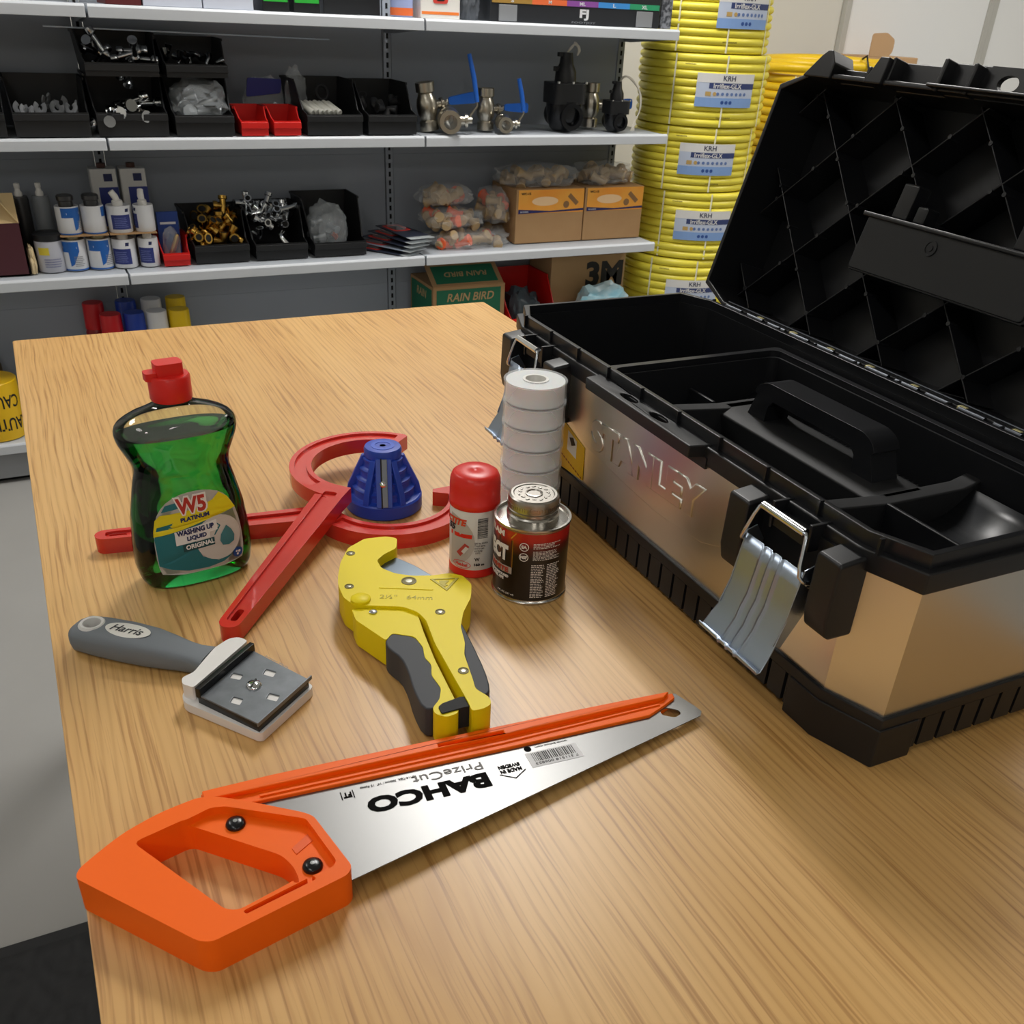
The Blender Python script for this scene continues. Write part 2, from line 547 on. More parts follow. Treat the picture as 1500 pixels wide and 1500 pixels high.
# ------------------------------------------------------------------ rubber mat by the table
mt = thing("floor_mat", "black ribbed rubber mat on the grey floor beside the table", "mat", (-.62, .52, 0))
MB().prism(roundpoly([(-.48, -.62), (.66, -.62), (.66, .605), (-.48, .605)], .01, 2), 0, .008).build("border", M_rubber, mt, bevel=.002)
gm = MB(); nx, ny = 150, 160
vs = []
for j in range(ny + 1):
    for i in range(nx + 1):
        x = -.46 + 1.10 * i / nx; y = -.60 + 1.185 * j / ny
        e = 0 if i in (0, nx) or j in (0, ny) else 1
        z = .008 + e * (.0035 + .0055 * noise.noise(Vector((x * 95, y * 70, 3))) + .003 * noise.noise(Vector((x * 210, y * 200, 8))))
        vs.append((x, y, z))
gm.add(vs, [(j * (nx + 1) + i, j * (nx + 1) + i + 1, (j + 1) * (nx + 1) + i + 1, (j + 1) * (nx + 1) + i) for j in range(ny) for i in range(nx)])
o = gm.build("loop_pile", M_rubber, mt, smooth=80, fix=False); o["kind"] = "stuff"

# ------------------------------------------------------------------ shelving
SY0, SY1 = 2.80, 3.115           # shelf front lip and back panel
Z1, Z2, Z3, Z4 = 1.177, 0.888, 0.5555, 0.117
JX = [-0.61, 0.2415, 1.0965, 1.930]
labels = ["grey shelving bay with the box, tubes and tape roll, nearest the mat", "grey shelving bay in the middle, full of black bins and cans",
          "grey shelving bay beside the yellow hose coils"]
for k in range(3):
    x0, x1 = JX[k] + .003, JX[k + 1] - .003
    bay = thing("shelving_bay", labels[k], "shelving", (0, 0, 0), group="bays of the grey shelving")
    for (za, zb) in ((0.0, .40), (.4005, .80), (.8005, 1.20), (1.2005, 1.60)):
        MB().box(x0 + .012, x1 - .012, SY1, SY1 + .018, za, zb).build("back_panel", M_shelfback, bay)
    for xx in ([x0 - .003, x1 + .003] if k == 0 else [x1 + .003]):
        if k == 2 and xx > 1.9: xx -= .012
        up = MB().box(xx - .012, xx + .012, SY1 - .006, SY1 + .03, 0, 1.66)
        uo = up.build("upright", M_shelfback, bay)
        sl = MB()
        for q in range(64):
            z = .02 + q * .0255
            sl.box(xx - .0035, xx + .0035, SY1 - .0068, SY1 - .0055, z, z + .0145)
        sl.build("slot_row", M_slot, uo)
    for z in (Z1, Z2, Z3):
        s_ = MB().box(x0, x1, SY0 + .004, SY1 - .007, z - .020, z - .003).build("shelf_board", M_shelf, bay)
        MB().prism([(0, 0), (.010, 0), (.010, .0285), (.004, .0285), (0, .023)], x0, x1,
                   M=frame((0, SY0 - .004, z - .0285), (0, 1, 0), (0, 0, 1))).build("price_rail", M_lip, s_, bevel=.0012)
        for xx in (x0 + .004, x1 - .004):
            MB().prism([(SY0 + .02, z - .022), (SY1 - .007, z - .022), (SY1 - .007, z - .045), (SY1 - .05, z - .045), (SY0 + .02, z - .028)], xx - .0015, xx + .0015,
                     M=Matrix(((0, 0, 1, 0), (1, 0, 0, 0), (0, 1, 0, 0), (0, 0, 0, 1)))).build("bracket", M_shelfback, s_)
    dk = MB().box(x0, x1, SY0 + .004, SY1 - .007, Z4 - .020, Z4 - .003).build("base_deck", M_shelf, bay)
    MB().prism([(0, 0), (.010, 0), (.010, .0285), (.004, .0285), (0, .023)], x0, x1,
               M=frame((0, SY0 - .004, Z4 - .0285), (0, 1, 0), (0, 0, 1))).build("price_rail", M_lip, dk, bevel=.0012)
    MB().box(x0, x1, SY0 + .006, SY0 + .02, .016, Z4 - .03).build("kick_plate", mat("kick_grey", "86888b", .5), bay)
    MB().box(x0 + .02, x1 - .02, SY0 + .03, SY1, 0, .02).build("floor_gap_shade", M_slot, bay)  # black block standing for the shaded gap under the kick plate

# ================================================================== hand saw
M_orange = mat("orange_plastic", "ff6a08", 0.45, spec=.3, bump=(1500, .05, .0003))
M_blade = mat("saw_blade_steel", "7d7d7c", 0.36, 0.80, bump=(500, .02))
saw = thing("hand_saw", "hand saw with orange handle and orange blade guard, lying at the front of the table", "saw", (.10, .45, TZ))
SX, SYo = .10, .45
def saw_z(x): return .0125 - (x + SX - .10) * .021          # blade height falls from handle to tip
outer = mm([(46, 490), (33, 494.5), (8.7, 490.4), (-14.4, 481.2), (-29, 471.5), (-42, 461.5), (-44.5, 455), (13, 381), (20, 377.5), (103, 393.5), (107.5, 399),
            (106, 406), (97.5, 449), (92, 455), (64, 477)], SX, SYo)
outer = roundpoly(outer, [.004, .004, .01, .01, .008, .006, .006, .006, .006, .005, .005, .004, .006, .006, .006], 3)
hole = roundpoly(mm([(-10, 470.5), (23.5, 478.5), (71.5, 430.0), (76, 418), (76.5, 403), (38, 393.5), (31, 397)], SX, SYo), .005, 3)
recess = roundpoly(mm([(20, 476.5), (39, 482), (48, 479.5), (92.5, 448.5), (100, 407), (97, 403.2), (72, 399), (70, 428), (24, 473)], SX, SYo), .003, 3)
groove = roundpoly(mm([(41, 388.8), (85, 397.8), (84, 401.2), (40, 391.8)], SX, SYo), .0015, 2)
hd = MB().prism(outer, 0, .0265, holes=[hole]).build("handle", M_orange, saw)
boolean(hd, [MB().prism(recess, .0205, .04), MB().prism(groove, .014, .04)])
bevel_mod(hd, .0036, 3, 40)
for (x, y) in ((51.2, 466.9), (86.6, 413.2)):
    bo = MB().lathe([(.0062, .0200), (.0064, .0212), (.0058, .0228), (.0035, .0238), (.0, .0240)], 20, M=Matrix.Translation((x / 1000 - SX, y / 1000 - SYo, 0))).build("bolt", M_blackgloss, hd, smooth=50)
    MB().lathe([(.0015, .0236), (.0015, .02425), (0, .0243)], 8, M=Matrix.Translation((x / 1000 - SX, y / 1000 - SYo, 0))).build("bolt_socket", M_steel, hd)
pl = mm([(78.5, 432.5), (91, 440.5), (92.6, 433.8), (80, 426.5)], SX, SYo)
MB().prism(pl, .0200, .0211).build("embossed_plate", mat("orange_plastic_plate", "ef6017", .5), hd, bevel=.0003)
def saw_warp(mb, dz=0):
    mb.v = [(x, y, z + saw_z(x) + dz) for x, y, z in mb.v]; return mb
bl = mm([(62, 488), (84, 462), (90, 430), (90, 396.8), (107.7, 400.4), (409.5, 454.8), (413.5, 459), (412.5, 466), (406.5, 486.5), (390, 488)], SX, SYo)
tip_hole = roundpoly(mm([(381, 466.5), (389, 459.8), (396.5, 462.5), (397, 467), (389, 474), (382, 471.5)], SX, SYo), .004, 3)
blade = saw_warp(MB().prism(bl, -.0004, .0005, holes=[tip_hole])).build("blade", M_blade, saw)
# orange guard slid over the toothed edge
g = mm([(36, 507.5), (84.5, 506.5), (204.7, 499.5), (330, 491), (403, 485), (401.5, 479.5), (388, 474), (369, 467.5), (250, 474), (79.5, 486), (40, 489)], SX, SYo)
gd = saw_warp(MB().prism(g, -.0055, .0030)).build("blade_guard", M_orange, saw, bevel=.0009)
r1 = mm([(37, 506), (84.5, 505), (204, 498), (330, 489.5), (398, 484), (390, 479), (250, 485), (80, 495), (37, 497.5)], SX, SYo)
sl = mm([(201, 489.6), (252, 485.6), (252.6, 489), (201.6, 493)], SX, SYo)
saw_warp(MB().prism(r1, .0028, .0068, holes=[sl])).build("guard_spine", M_orange, gd, bevel=.0012)
r2 = mm([(72, 491.5), (250, 480.5), (384, 476), (384, 474.8), (250, 478.8), (72, 489.7)], SX, SYo)
saw_warp(MB().prism(r2, .0028, .0042)).build("guard_ridge", M_orange, gd)
# printing on the blade (the saw lies with its lettering upside down to the viewer)
M_print = mat("saw_print_black", "0e0d0d", 0.85, spec=.1)
def on_blade(c, e=.0008):
    """text plane: x to the saw's handle side, y towards the viewer"""
    def f(v, e=e):
        a = math.radians(180 - 3.8)
        x = c[0] / 1000 - SX + v.x * math.cos(a) - v.y * math.sin(a)
        y = c[1] / 1000 - SYo + v.x * math.sin(a) + v.y * math.cos(a)
        return Vector((x, y, saw_z(x) + e + v.z))
    return f
text("lettering", "BAHCO", M_print, blade, .02, bold=.0010, fit=(.088, .0150), warp=on_blade((180.0, 454.0)), depth=.00008)
text("lettering", "PrizeCut", mat("saw_print_grey", "6a6866", .5), blade, .01, fit=(.052, .0078), warp=on_blade((199, 467.6)), depth=.00008)
text("lettering", "NP-14-TBX  350mm / 14\"  15 Points", M_print, blade, .004, fit=(.040, .0022), warp=on_blade((157, 474.2)), depth=.00008)
text("lettering", "MADE IN\nSWEDEN", M_print, blade, .006, bold=.0002, fit=(.0165, .0085), warp=on_blade((242.5, 455.6)), depth=.00008)
rf = [(-.010, -.002), (0, .0045), (.010, -.002), (.010, -.0028), (0, .0036), (-.010, -.0028)]
flat_poly("emblem", [(x, y + .0075) for x, y in rf], M_print, blade, on_blade((242.8, 456.2)), 0)
flat_poly("emblem", disc(0, 0, .0028, 16), M_print, blade, on_blade((263.5, 469.3)), 0)
text("lettering", "www.bahco.com", M_print, blade, .003, fit=(.026, .0016), warp=on_blade((282.5, 468.2)), depth=.00008)
fl = [(-.0045, -.004), (-.0038, -.004), (-.0038, .004), (-.0045, .004)]
flat_poly("emblem", fl, M_print, blade, on_blade((127, 472.5)), 0); flat_poly("emblem", [(-x, y) for x, y in fl], M_print, blade, on_blade((127, 472.5)), 0)
text("lettering", "FT", M_print, blade, .005, fit=(.0058, .0052), warp=on_blade((127, 472.5)), depth=.00008, bold=.0002)
wb = on_blade((279, 456.2), .0007)
stk = flat_poly("barcode_sticker", [(-.0205, -.0078), (.0205, -.0078), (.0205, .0078), (-.0205, .0078)], mat("sticker_white", "dcdcde", .5), blade, wb, 0)
bx = -.0165; bars = []
wb2 = on_blade((279, 456.2), .0009)
while bx < .0165:
    wd = rnd.choice([.0004, .0006, .0009])
    bars.append([(bx, -.0066), (bx + wd, -.0066), (bx + wd, .0026), (bx, .0026)])
    bx += wd + rnd.choice([.0005, .0007, .001])
flat_multi("barcode", bars, M_ink, blade, wb2)
text("digits", "7 311518 006853", M_ink, blade, .003, fit=(.034, .0024), warp=on_blade((279, 451.4), .0009), depth=.00005)

# ================================================================== paint scraper
M_grey = mat("grey_soft_grip", "70767c", 0.62, bump=(1400, .12, .0003))
M_scrw = mat("scraper_white", "e4e2df", 0.38)
scr = thing("paint_scraper", "paint scraper with grey soft grip and square black blade holder", "scraper", (.05, .66, TZ))
QX, QY = .05, .66
hx = Vector((0.745, -0.667, 0))                     # handle axis, butt to blade
M_s = frame((-.012 - QX, .741 - QY, 0), hx, Vector((.667, .745, 0)))
secs = []
for (t, wd, z0, z1) in [(-.014, .006, .004, .016), (-.012, .012, .002, .020), (-.006, .0165, .000, .0225), (.012, .0185, 0, .0235), (.035, .0190, 0, .0242), (.058, .0180, 0, .0238),
                        (.075, .0160, .0005, .0215), (.090, .0135, .001, .0195), (.100, .0125, .001, .0190), (.112, .0150, .001, .0185)]:
    ring = []
    for i in range(24):
        a = 2 * math.pi * i / 24
        c, s_ = math.cos(a), math.sin(a)
        ring.append((t, wd * math.copysign(abs(c) ** .6, c), (z0 + z1) / 2 + (z1 - z0) / 2 * math.copysign(abs(s_) ** .6, s_)))
    secs.append(ring)
gr = MB().loft(secs, M=M_s).build("grip", M_grey, scr, smooth=60)
boolean(gr, [MB().prism(disc(.004, .0, .0078, 20, ry=.0078), -.01, .04, M=M_s)])
gr.data.shade_smooth(); gr.data.set_sharp_from_angle(angle=math.radians(50))
rg = MB().lathe([(.0078, .001), (.0112, .001), (.0112, .0225), (.0095, .0243), (.0074, .0240), (.0070, .022), (.0070, .001), (.0078, .001)], 28, M=M_s @ Matrix.Translation((.004, 0, 0))).build("hanging_ring", mat("scraper_ring", "d5d3d0", .45), scr, smooth=40)
ov = flat_poly("badge", disc(0, 0, .0205, 36, ry=.0095), mat("badge_cream", "dcdad3", .5), scr, lambda v: M_s @ Vector((.0385 + v.x, v.y, .0246 - 9.0 * v.y * v.y - (.00004 if abs(v.x) > .018 else 0))), 2)
text("lettering", "Harris", mat("scraper_ink", "2a2d31", .5), ov, .01, bold=.0001, fit=(.028, .0085), shear=.22, warp=lambda v: M_s @ Vector((.0385 + v.x, v.y, .0249 - 9.0 * v.y * v.y + v.z)), depth=.00006)
hs_ = Vector((.62, -.78, 0)).normalized()          # head axis along the handle; blade square
# white plastic head
nk = mm([(66, 654), (77, 668), (90, 677), (98, 677), (107.5, 666.5), (140, 606), (138, 602), (90, 563.5), (86.5, 565), (44, 622), (43.5, 630), (46, 637), (56, 641)], QX, QY)
nk = roundpoly(nk, [.004, .008, .004, .004, .003, .002, .002, .002, .002, .005, .005, .005, .006], 3)
hdw = MB().prism(nk, .0005, .0085).build("head", M_scrw, scr, bevel=.0018)
nk2 = roundpoly(mm([(66, 654), (77, 668), (90, 676.5), (98, 676), (104, 668), (52, 621), (45, 629), (46, 637), (56, 641)], QX, QY), .003, 3)
MB().prism(nk2, .0080, .0215).build("collar", M_scrw, hdw, bevel=.002)
M_sblade = mat("dark_blade_steel", "6a6f74", 0.36, 0.45, var=(80, .25, "7d8287"), bump=(350, .05))
pt = mm([(104.5, 661.5), (136.8, 604.5), (88.2, 565.5), (54, 617.5)], QX, QY)
hl = [roundpoly(mm(q, QX, QY), .0008, 2) for q in
      ([(84.5, 635.5), (91.0, 629.5), (87.5, 624.0), (80.5, 629.8)], [(109.5, 630.5), (116.0, 623.5), (112.0, 617.8), (105.5, 624.5)],
       [(104.5, 598.8), (111.0, 592.5), (107.0, 586.5), (100.5, 592.8)], [(78.5, 605.0), (84.5, 598.8), (80.5, 592.8), (74.5, 598.8)])]
pb = MB().prism(pt, .0150, .0166, holes=hl).build("blade_holder", M_sblade, scr, bevel=.0004)
MB().prism(pt, .0086, .0151, holes=hl).build("holder_side", M_blackgloss, pb)
for h_ in hl: MB().prism(h_, .0080, .0153).build("head_pad", M_scrw, hdw)
a, b_, c_, d_ = [Vector((x, y, 0)) for x, y in pt]
# turned-up clamping edges of the blade
for (p, q, nm) in ((a, d_, "rear_edge"), (b_, c_, "cutting_edge")):
    t = (p - q).normalized(); n_ = Vector((-t.y, t.x, 0))
    e0 = q - t * .001; e1 = p + t * (.004 if nm == "cutting_edge" else .001)
    if nm == "rear_edge":
        mbx = MB().prism([tuple((e0 + n_ * .001)[:2]), tuple((e1 + n_ * .001)[:2]), tuple((e1 - n_ * .0035)[:2]), tuple((e0 - n_ * .0035)[:2])], .0142, .0232)
    else:
        mbx = MB().prism([tuple((e0 + n_ * .0006)[:2]), tuple((e1 + n_ * .0006)[:2]), tuple((e1 - n_ * .0006)[:2]), tuple((e0 - n_ * .0006)[:2])], .0142, .0178)
    mbx.build(nm, M_blackgloss if nm == "rear_edge" else M_sblade, pb, bevel=.0004)
scw = MB().lathe([(.0062, .0160), (.0062, .0176), (.0050, .0190), (.0, .0196)], 24, M=Matrix.Translation((.0957 - QX, .6122 - QY, 0))).build("screw", M_chrome, pb, smooth=50)
MB().box(-.0055, .0055, -.0005, .0005, .0171, .0197, M=Matrix.Translation((.0957 - QX, .6122 - QY, 0)) @ Matrix.Rotation(1.0, 4, 'Z')).build("screw_slot", M_ink, pb)
text("lettering", "Scraper Blade", mat("scr_print", "8b8e91", .5), pb, .003, fit=(.026, .0018), depth=.00005,
     M=frame((.0975 - QX + .022, .6345 - QY + .002, .01675), (b_ - a), (a - d_)))

# ================================================================== plastic pipe cutter
M_yel = mat("yellow_paint", "ecd60c", 0.46, spec=.3, bump=(600, .03))
M_grip = mat("dark_soft_grip", "3a3d42", 0.6, bump=(1500, .12, .0003))
cut = thing("pipe_cutter", "yellow ratchet pipe cutter with dark soft grips", "pipe cutter", (.24, .64, TZ))
KX, KY = .24, .64
body = mm([(198, 723), (207, 745), (222, 769), (242, 780.5), (263, 777.5), (271.5, 770), (264, 752), (250, 745.5), (239.5, 737), (238.5, 722), (247, 708), (260, 698.5), (277, 692.3), (293, 690.5),
           (302.5, 682.5), (304, 665), (294.5, 645), (278.5, 625), (268, 606), (262, 583), (255, 568.5), (247.7, 534), (245.0, 524), (250.5, 511), (249, 502.5), (241, 499.5), (231.6, 500.5),
           (233.2, 508), (239, 591), (244.8, 626), (243, 640), (234, 653), (196, 671), (191.5, 686), (193.5, 708)], KX, KY)
fb = MB().prism(roundpoly(body, .0035, 3), .0035, .0325).build("body", M_yel, cut)
bevel_mod(fb, .0024, 3, 35)
arm = mm([(193.5, 669.5), (238, 655), (243, 641), (237.6, 612), (232, 574), (226, 512), (223, 505), (213, 504), (206.5, 511), (207.5, 518), (216.5, 526), (222.5, 538), (221.8, 556), (227, 569),
          (225.5, 580), (229.5, 594), (228.5, 610.5), (213, 622), (205, 614), (191.5, 652)], KX, KY)
ar = MB().prism(roundpoly(arm, .003, 3), .004, .0298).build("moving_arm", M_yel, cut)
bevel_mod(ar, .002, 3, 35)
g1 = mm([(203.5, 611), (206, 617), (213, 624.5), (229, 612.5), (231, 594), (227, 580), (228.6, 569), (223.2, 556), (224, 538), (218, 526), (208.5, 517), (201, 521), (202.5, 545), (207, 568), (208.5, 588), (203.5, 603)], KX, KY)
gl = MB().prism(smoothpoly(g1, 1), .002, .0292).build("grip", M_grip, ar); bevel_mod(gl, .005, 4, 35)
g2 = mm([(267, 608), (261.2, 583), (254.2, 568.5), (246.8, 534), (244, 524), (250, 514), (256.5, 521), (262.5, 545), (267.5, 579), (272.5, 619)], KX, KY)
g2o = MB().prism(smoothpoly(g2, 1), .002, .0318).build("grip", M_grip, fb); bevel_mod(g2o, .005, 4, 35)
MB().prism(mm([(243.5, 748), (257, 762), (266, 748), (274.5, 732), (284, 706), (262, 697), (247, 706), (238.5, 722)], KX, KY), .0185, .0225).build("cutting_blade", mat("grey_blade", "5b6670", .3, .8), cut, bevel=.0008)
MB().prism(roundpoly(mm([(211.5, 516.5), (216, 519), (231, 521), (251, 513.8), (249, 506), (228, 508.5), (211, 508.2)], KX, KY), .0012, 2), .0115, .0310).build("locking_bar", M_rubber, cut, bevel=.001)
for (x, y, r, m_) in ((220.8, 757.7, .0036, 0), (201.6, 701.5, .0036, 0), (253.8, 690.8, .0060, 1), (260.6, 633.2, .0038, 0), (245.5, 548.3, .0038, 0)):
    T = Matrix.Translation((x / 1000 - KX, y / 1000 - KY, 0))
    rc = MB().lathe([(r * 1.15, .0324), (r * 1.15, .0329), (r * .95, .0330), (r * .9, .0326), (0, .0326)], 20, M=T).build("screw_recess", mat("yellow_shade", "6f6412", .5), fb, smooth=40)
    MB().lathe([(r * .50, .0325), (r * .50, .0329), (0, .0331)], 14, M=T).build("screw", mat("screw_steel", "8a8878", .35, 1.0), fb, smooth=40)
MB().lathe([(.0036, .0296), (.0036, .0308), (.002, .0316), (0, .0317)], 16, M=Matrix.Translation((.2088 - KX, .6578 - KY, 0))).build("rivet", M_steel, ar, smooth=40)
MB().lathe([(.0086, .0320), (.0086, .0345), (.0070, .0356), (0, .0358)], 24, M=Matrix.Translation((.2040 - KX, .6765 - KY, 0))).build("release_knob", M_yel, fb, smooth=50)
MB().lathe([(.0014, .0296), (.0014, .0302), (0, .0302)], 10, M=Matrix.Translation((.2177 - KX, .5130 - KY, 0))).build("pin_hole", M_ink, ar)
M_ymark = mat("yellow_mark", "b7a81c", 0.5)
fc = frame((.2420 - KX, .6660 - KY, .0326), (.0410, -.0190, 0), (.019, .041, 0))
text("lettering", "2½\"   64mm", M_ymark, fb, .008, M=fc, fit=(.046, .0062), depth=.0002)
sl_ = [(-.024, -.0011), (.024, -.0011), (.024, .0011), (-.024, .0011)]
MB().prism(roundpoly(sl_, .001, 2), 0, .0009, M=frame((.2470 - KX, .6795 - KY, .0322), (.0453, -.0220, 0), (.022, .0453, 0))).build("raised_rib", M_yel, fb, bevel=.0004)
tri = mm([(272.5, 686.5), (297.5, 679), (279, 662.5)], KX, KY); tin = mm([(275.3, 684.4), (293.8, 678.8), (280.1, 666.6)], KX, KY)
MB().prism(tri, .0322, .0331, holes=[tin]).build("warning_triangle", M_ymark, fb)
MB().prism(roundpoly(mm([(279, 681.0), (287.5, 677.8), (281.5, 673), (284, 671.2), (279.6, 669.8), (277.8, 676)], KX, KY), .001, 2), .0322, .0330).build("warning_symbol", M_ymark, fb)

# ================================================================== two red hook wrenches
M_red = mat("red_enamel", "cf2f22", 0.26, coat=0.4)
def wrench(name, label, ctr, handle_ang, sgn, length, zfun, ringspan):
    """open ring of radius 63..87 mm at the origin; sgn +1: ring runs counter-clockwise from the handle"""
    w_ = thing(name, label, "wrench", (ctr[0], ctr[1], TZ), group="red hook wrenches")
    ri, ro = .0635, .0875
    ha = math.radians(handle_ang[0]); hd_ = Vector((math.cos(math.radians(handle_ang[1])), math.sin(math.radians(handle_ang[1]))))
    nrm = Vector((-hd_.y, hd_.x)) * sgn            # side of the handle where the ring starts
    jc = Vector((math.cos(ha), math.sin(ha))) * .0755
    a0, a1 = ha, ha + sgn * math.radians(ringspan)
    N = 40
    angs = [a0 + (a1 - a0) * i / N for i in range(N + 1)]
    outer = [(ro * math.cos(t), ro * math.sin(t)) for t in angs]
    inner = [(ri * math.cos(t), ri * math.sin(t)) for t in angs][::-1]
    ta = a1 + sgn * math.radians(3)
    tooth = [(ro * .97 * math.cos(ta), ro * .97 * math.sin(ta)), (.050 * math.cos(ta), .050 * math.sin(ta)), (.047 * math.cos(a1 - sgn * .10), .047 * math.sin(a1 - sgn * .10)),
             (ri * math.cos(a1 - sgn * .22), ri * math.sin(a1 - sgn * .22))]
    inner = inner[4:]
    end = jc + hd_ * length
    h = [tuple(jc - nrm * .0165 - hd_ * .010), tuple(jc - nrm * .0150 + hd_ * .012), *[tuple(end - hd_ * .0098 + hd_ * (.0098 * math.sin(k)) - nrm * (.0098 * math.cos(k))) for k in [math.pi * i / 8 for i in range(9)]], tuple(jc + nrm * .0150 + hd_ * .012)]
    # ring (start..tip) -> tooth -> inner back -> handle
    poly = outer + tooth + inner + h
    mb = MB().prism(poly, 0, .0165)
    body_ = mb.build("body", M_red, w_)
    gro = [tuple(jc - nrm * .0072 + hd_ * .004), tuple(end - nrm * .0050 - hd_ * .010), tuple(end + nrm * .0050 - hd_ * .010), tuple(jc + nrm * .0072 + hd_ * .004)]
    rg_ = [((ri + .0055) * math.cos(t), (ri + .0055) * math.sin(t)) for t in angs[4:-1]] + [((ro - .0055) * math.cos(t), (ro - .0055) * math.sin(t)) for t in angs[4:-1][::-1]]
    hol = roundpoly([tuple(end - hd_ * .030 + nrm * .0032), tuple(end - hd_ * .013 + nrm * .0032), tuple(end - hd_ * .013 - nrm * .0032), tuple(end - hd_ * .030 - nrm * .0032)], .003, 3)
    boolean(body_, [MB().prism(roundpoly(gro, .003, 2), .0138, .03), MB().prism(rg_, .0138, .03), MB().prism(hol, -.01, .03)])
    for v in body_.data.vertices:
        v.co.z += zfun(v.co.x, v.co.y)
    bevel_mod(body_, .0013, 2, 40)
    return w_, jc, hd_, nrm, end
wB = wrench("hook_wrench", "red hook wrench lying flat, its handle passing behind the green bottle", (.307, .889), (187, 172.5), 1, .226, lambda x, y: 0.0, 172)
dA = Vector((math.cos(math.radians(231)), math.sin(math.radians(231))))
def zA(x, y):
    t = Vector((x, y)).dot(dA)                      # along the handle, measured from the ring centre
    return max(0.0, .0195 - (t - .07) * .0195 / .24) if t > .07 else .0195 + (.07 - t) * .0195 / .24 * .2
wA = wrench("hook_wrench", "red hook wrench lying on top of the other, its handle slanting towards the scraper", (.300, .938), (221, 231), -1, .240, zA, 178)

# ================================================================== blue pipe bevelling cone
M_blue = mat("blue_plastic", "2547b5", 0.38, bump=(1200, .04, .0003))
cone = thing("bevelling_cone", "blue plastic pipe bevelling cone standing inside the red wrench ring", "bevelling tool", (.3045, .9040, TZ), math.radians(-18))
prof = [(.0395, 0), (.0415, .002), (.0415, .0150), (.0400, .0168), (.0360, .0172)]
r0, z0, r1_, z1_ = .0360, .0172, .0195, .0600
nst = 4
for i in range(nst):
    ra = r0 + (r1_ - r0) * i / nst; rb = r0 + (r1_ - r0) * (i + 1) / nst
    za = z0 + (z1_ - z0) * i / nst; zb = z0 + (z1_ - z0) * (i + 1) / nst
    prof += [(ra - .0022, za + .001), (rb + .0010, zb - .0045), (rb + .0022, zb - .0035), (rb + .0022, zb - .0012), (rb - .0012, zb)]
prof += [(.0200, .0605), (.0202, .0680), (.0190, .0704), (.0150, .0708)]
cb = MB().lathe(prof + [(.0032, .0708), (.0030, .0690), (0, .0690)], 48).build("cone_body", M_blue, cone, smooth=30)
for i in range(6):
    a = 2 * math.pi * (i + .5) / 6 + .52
    if abs(((a - (-math.pi / 2) + math.pi) % (2 * math.pi)) - math.pi) < .3: continue
    T = Matrix.Rotation(a, 4, 'Z')
    MB().prism([(.030, .016), (.0408, .016), (.0385, .027), (.0225, .0610), (.015, .061)], -.0034, .0034, M=T @ Matrix(((1, 0, 0, 0), (0, 0, -1, 0), (0, 1, 0, 0), (0, 0, 0, 1)))).build("fin", M_blue, cb, bevel=.0009)
# front web that carries the blade
V2 = Matrix(((1, 0, 0, 0), (0, 0, -1, 0), (0, 1, 0, 0), (0, 0, 0, 1)))
Tf = Matrix.Rotation(-math.pi / 2, 4, 'Z')
MB().prism([(.020, .016), (.0418, .016), (.0205, .0640), (.012, .064)], -.0085, .0085, M=Tf @ V2).build("blade_seat", M_blue, cb, bevel=.0012)
vb = [(.0418, .0175), (.0435, .0180), (.0232, .0645), (.0215, .0640)]
bld = MB().prism(vb, -.0036, .0020, M=Tf @ V2).build("blade", mat("cone_blade_steel", "6f7378", .45, 1.0), cone, bevel=.0003)
MB().prism([(.0400, .0160), (.0425, .0165), (.0222, .0650), (.0205, .0640)], .0020, .0034, M=Tf @ V2).build("blade_slit", M_ink, cone)
MB().lathe([(.0034, 0), (.0034, .0016), (.002, .0026), (0, .0028)], 16, M=Matrix.Translation((-.0012, -.0335, .0405)) @ Matrix.Rotation(math.radians(66), 4, 'X')).build("blade_screw", M_chrome, cone, smooth=50)
MB().lathe([(.0125, .0706), (.0125, .0712), (.0085, .0712), (.0085, .0706)], 28).build("top_ring", mat("blue_plastic_pale", "3458c6", .45), cb)

# ================================================================== washing-up liquid bottle
bot = thing("dish_soap_bottle", "green washing-up liquid bottle with a red flip cap", "bottle", (.0905, .8335, TZ), math.radians(7.5))
PR = [(0, .088, .046), (.002, .096, .052), (.008, .103, .056), (.022, .1075, .058), (.042, .1070, .058), (.07, .1015, .056), (.095, .0908, .052), (.108, .0846, .049), (.114, .0838, .048), (.121, .0865, .049),
      (.131, .0955, .051), (.140, .1030, .054), (.147, .1055, .055), (.1535, .1040, .054), (.159, .0940, .050), (.1635, .076, .044), (.1675, .054, .036), (.1705, .036, .033), (.172, .032, .032), (.1765, .0315, .0315)]
def prof_at(z):
    for i in range(len(PR) - 1):
        if PR[i][0] <= z <= PR[i + 1][0]:
            t = (z - PR[i][0]) / (PR[i + 1][0] - PR[i][0])
            t = t
            return (PR[i][1] * (1 - t) + PR[i + 1][1] * t) / 2, (PR[i][2] * (1 - t) + PR[i + 1][2] * t) / 2
    return PR[-1][1] / 2, PR[-1][2] / 2
def sup_exp(z): return 2.0 if z > .168 else 2.55
def bottle_ring(z, off=0.0, n=56):
    w_, d_ = prof_at(z); e = sup_exp(z); r = []
    for i in range(n):
        a = 2 * math.pi * i / n; c, s_ = math.cos(a), math.sin(a)
        k = (abs(c) ** e + abs(s_) ** e) ** (-1 / e)
        r.append(((w_ - off) * c * k, (d_ - off) * s_ * k, z))
    return r
def smooth_z(a, b_, n): return [a + (b_ - a) * i / n for i in range(n + 1)]
zs = [0, .001, .002, .004, .006, .010] + smooth_z(.015, .168, 46) + [.1695, .1705, .172, .1745, .1765]
M_clear = bpy.data.materials.new("clear_bottle_plastic"); M_clear.use_nodes = True
_nt = M_clear.node_tree; _nt.nodes.remove(_nt.nodes["Principled BSDF"])
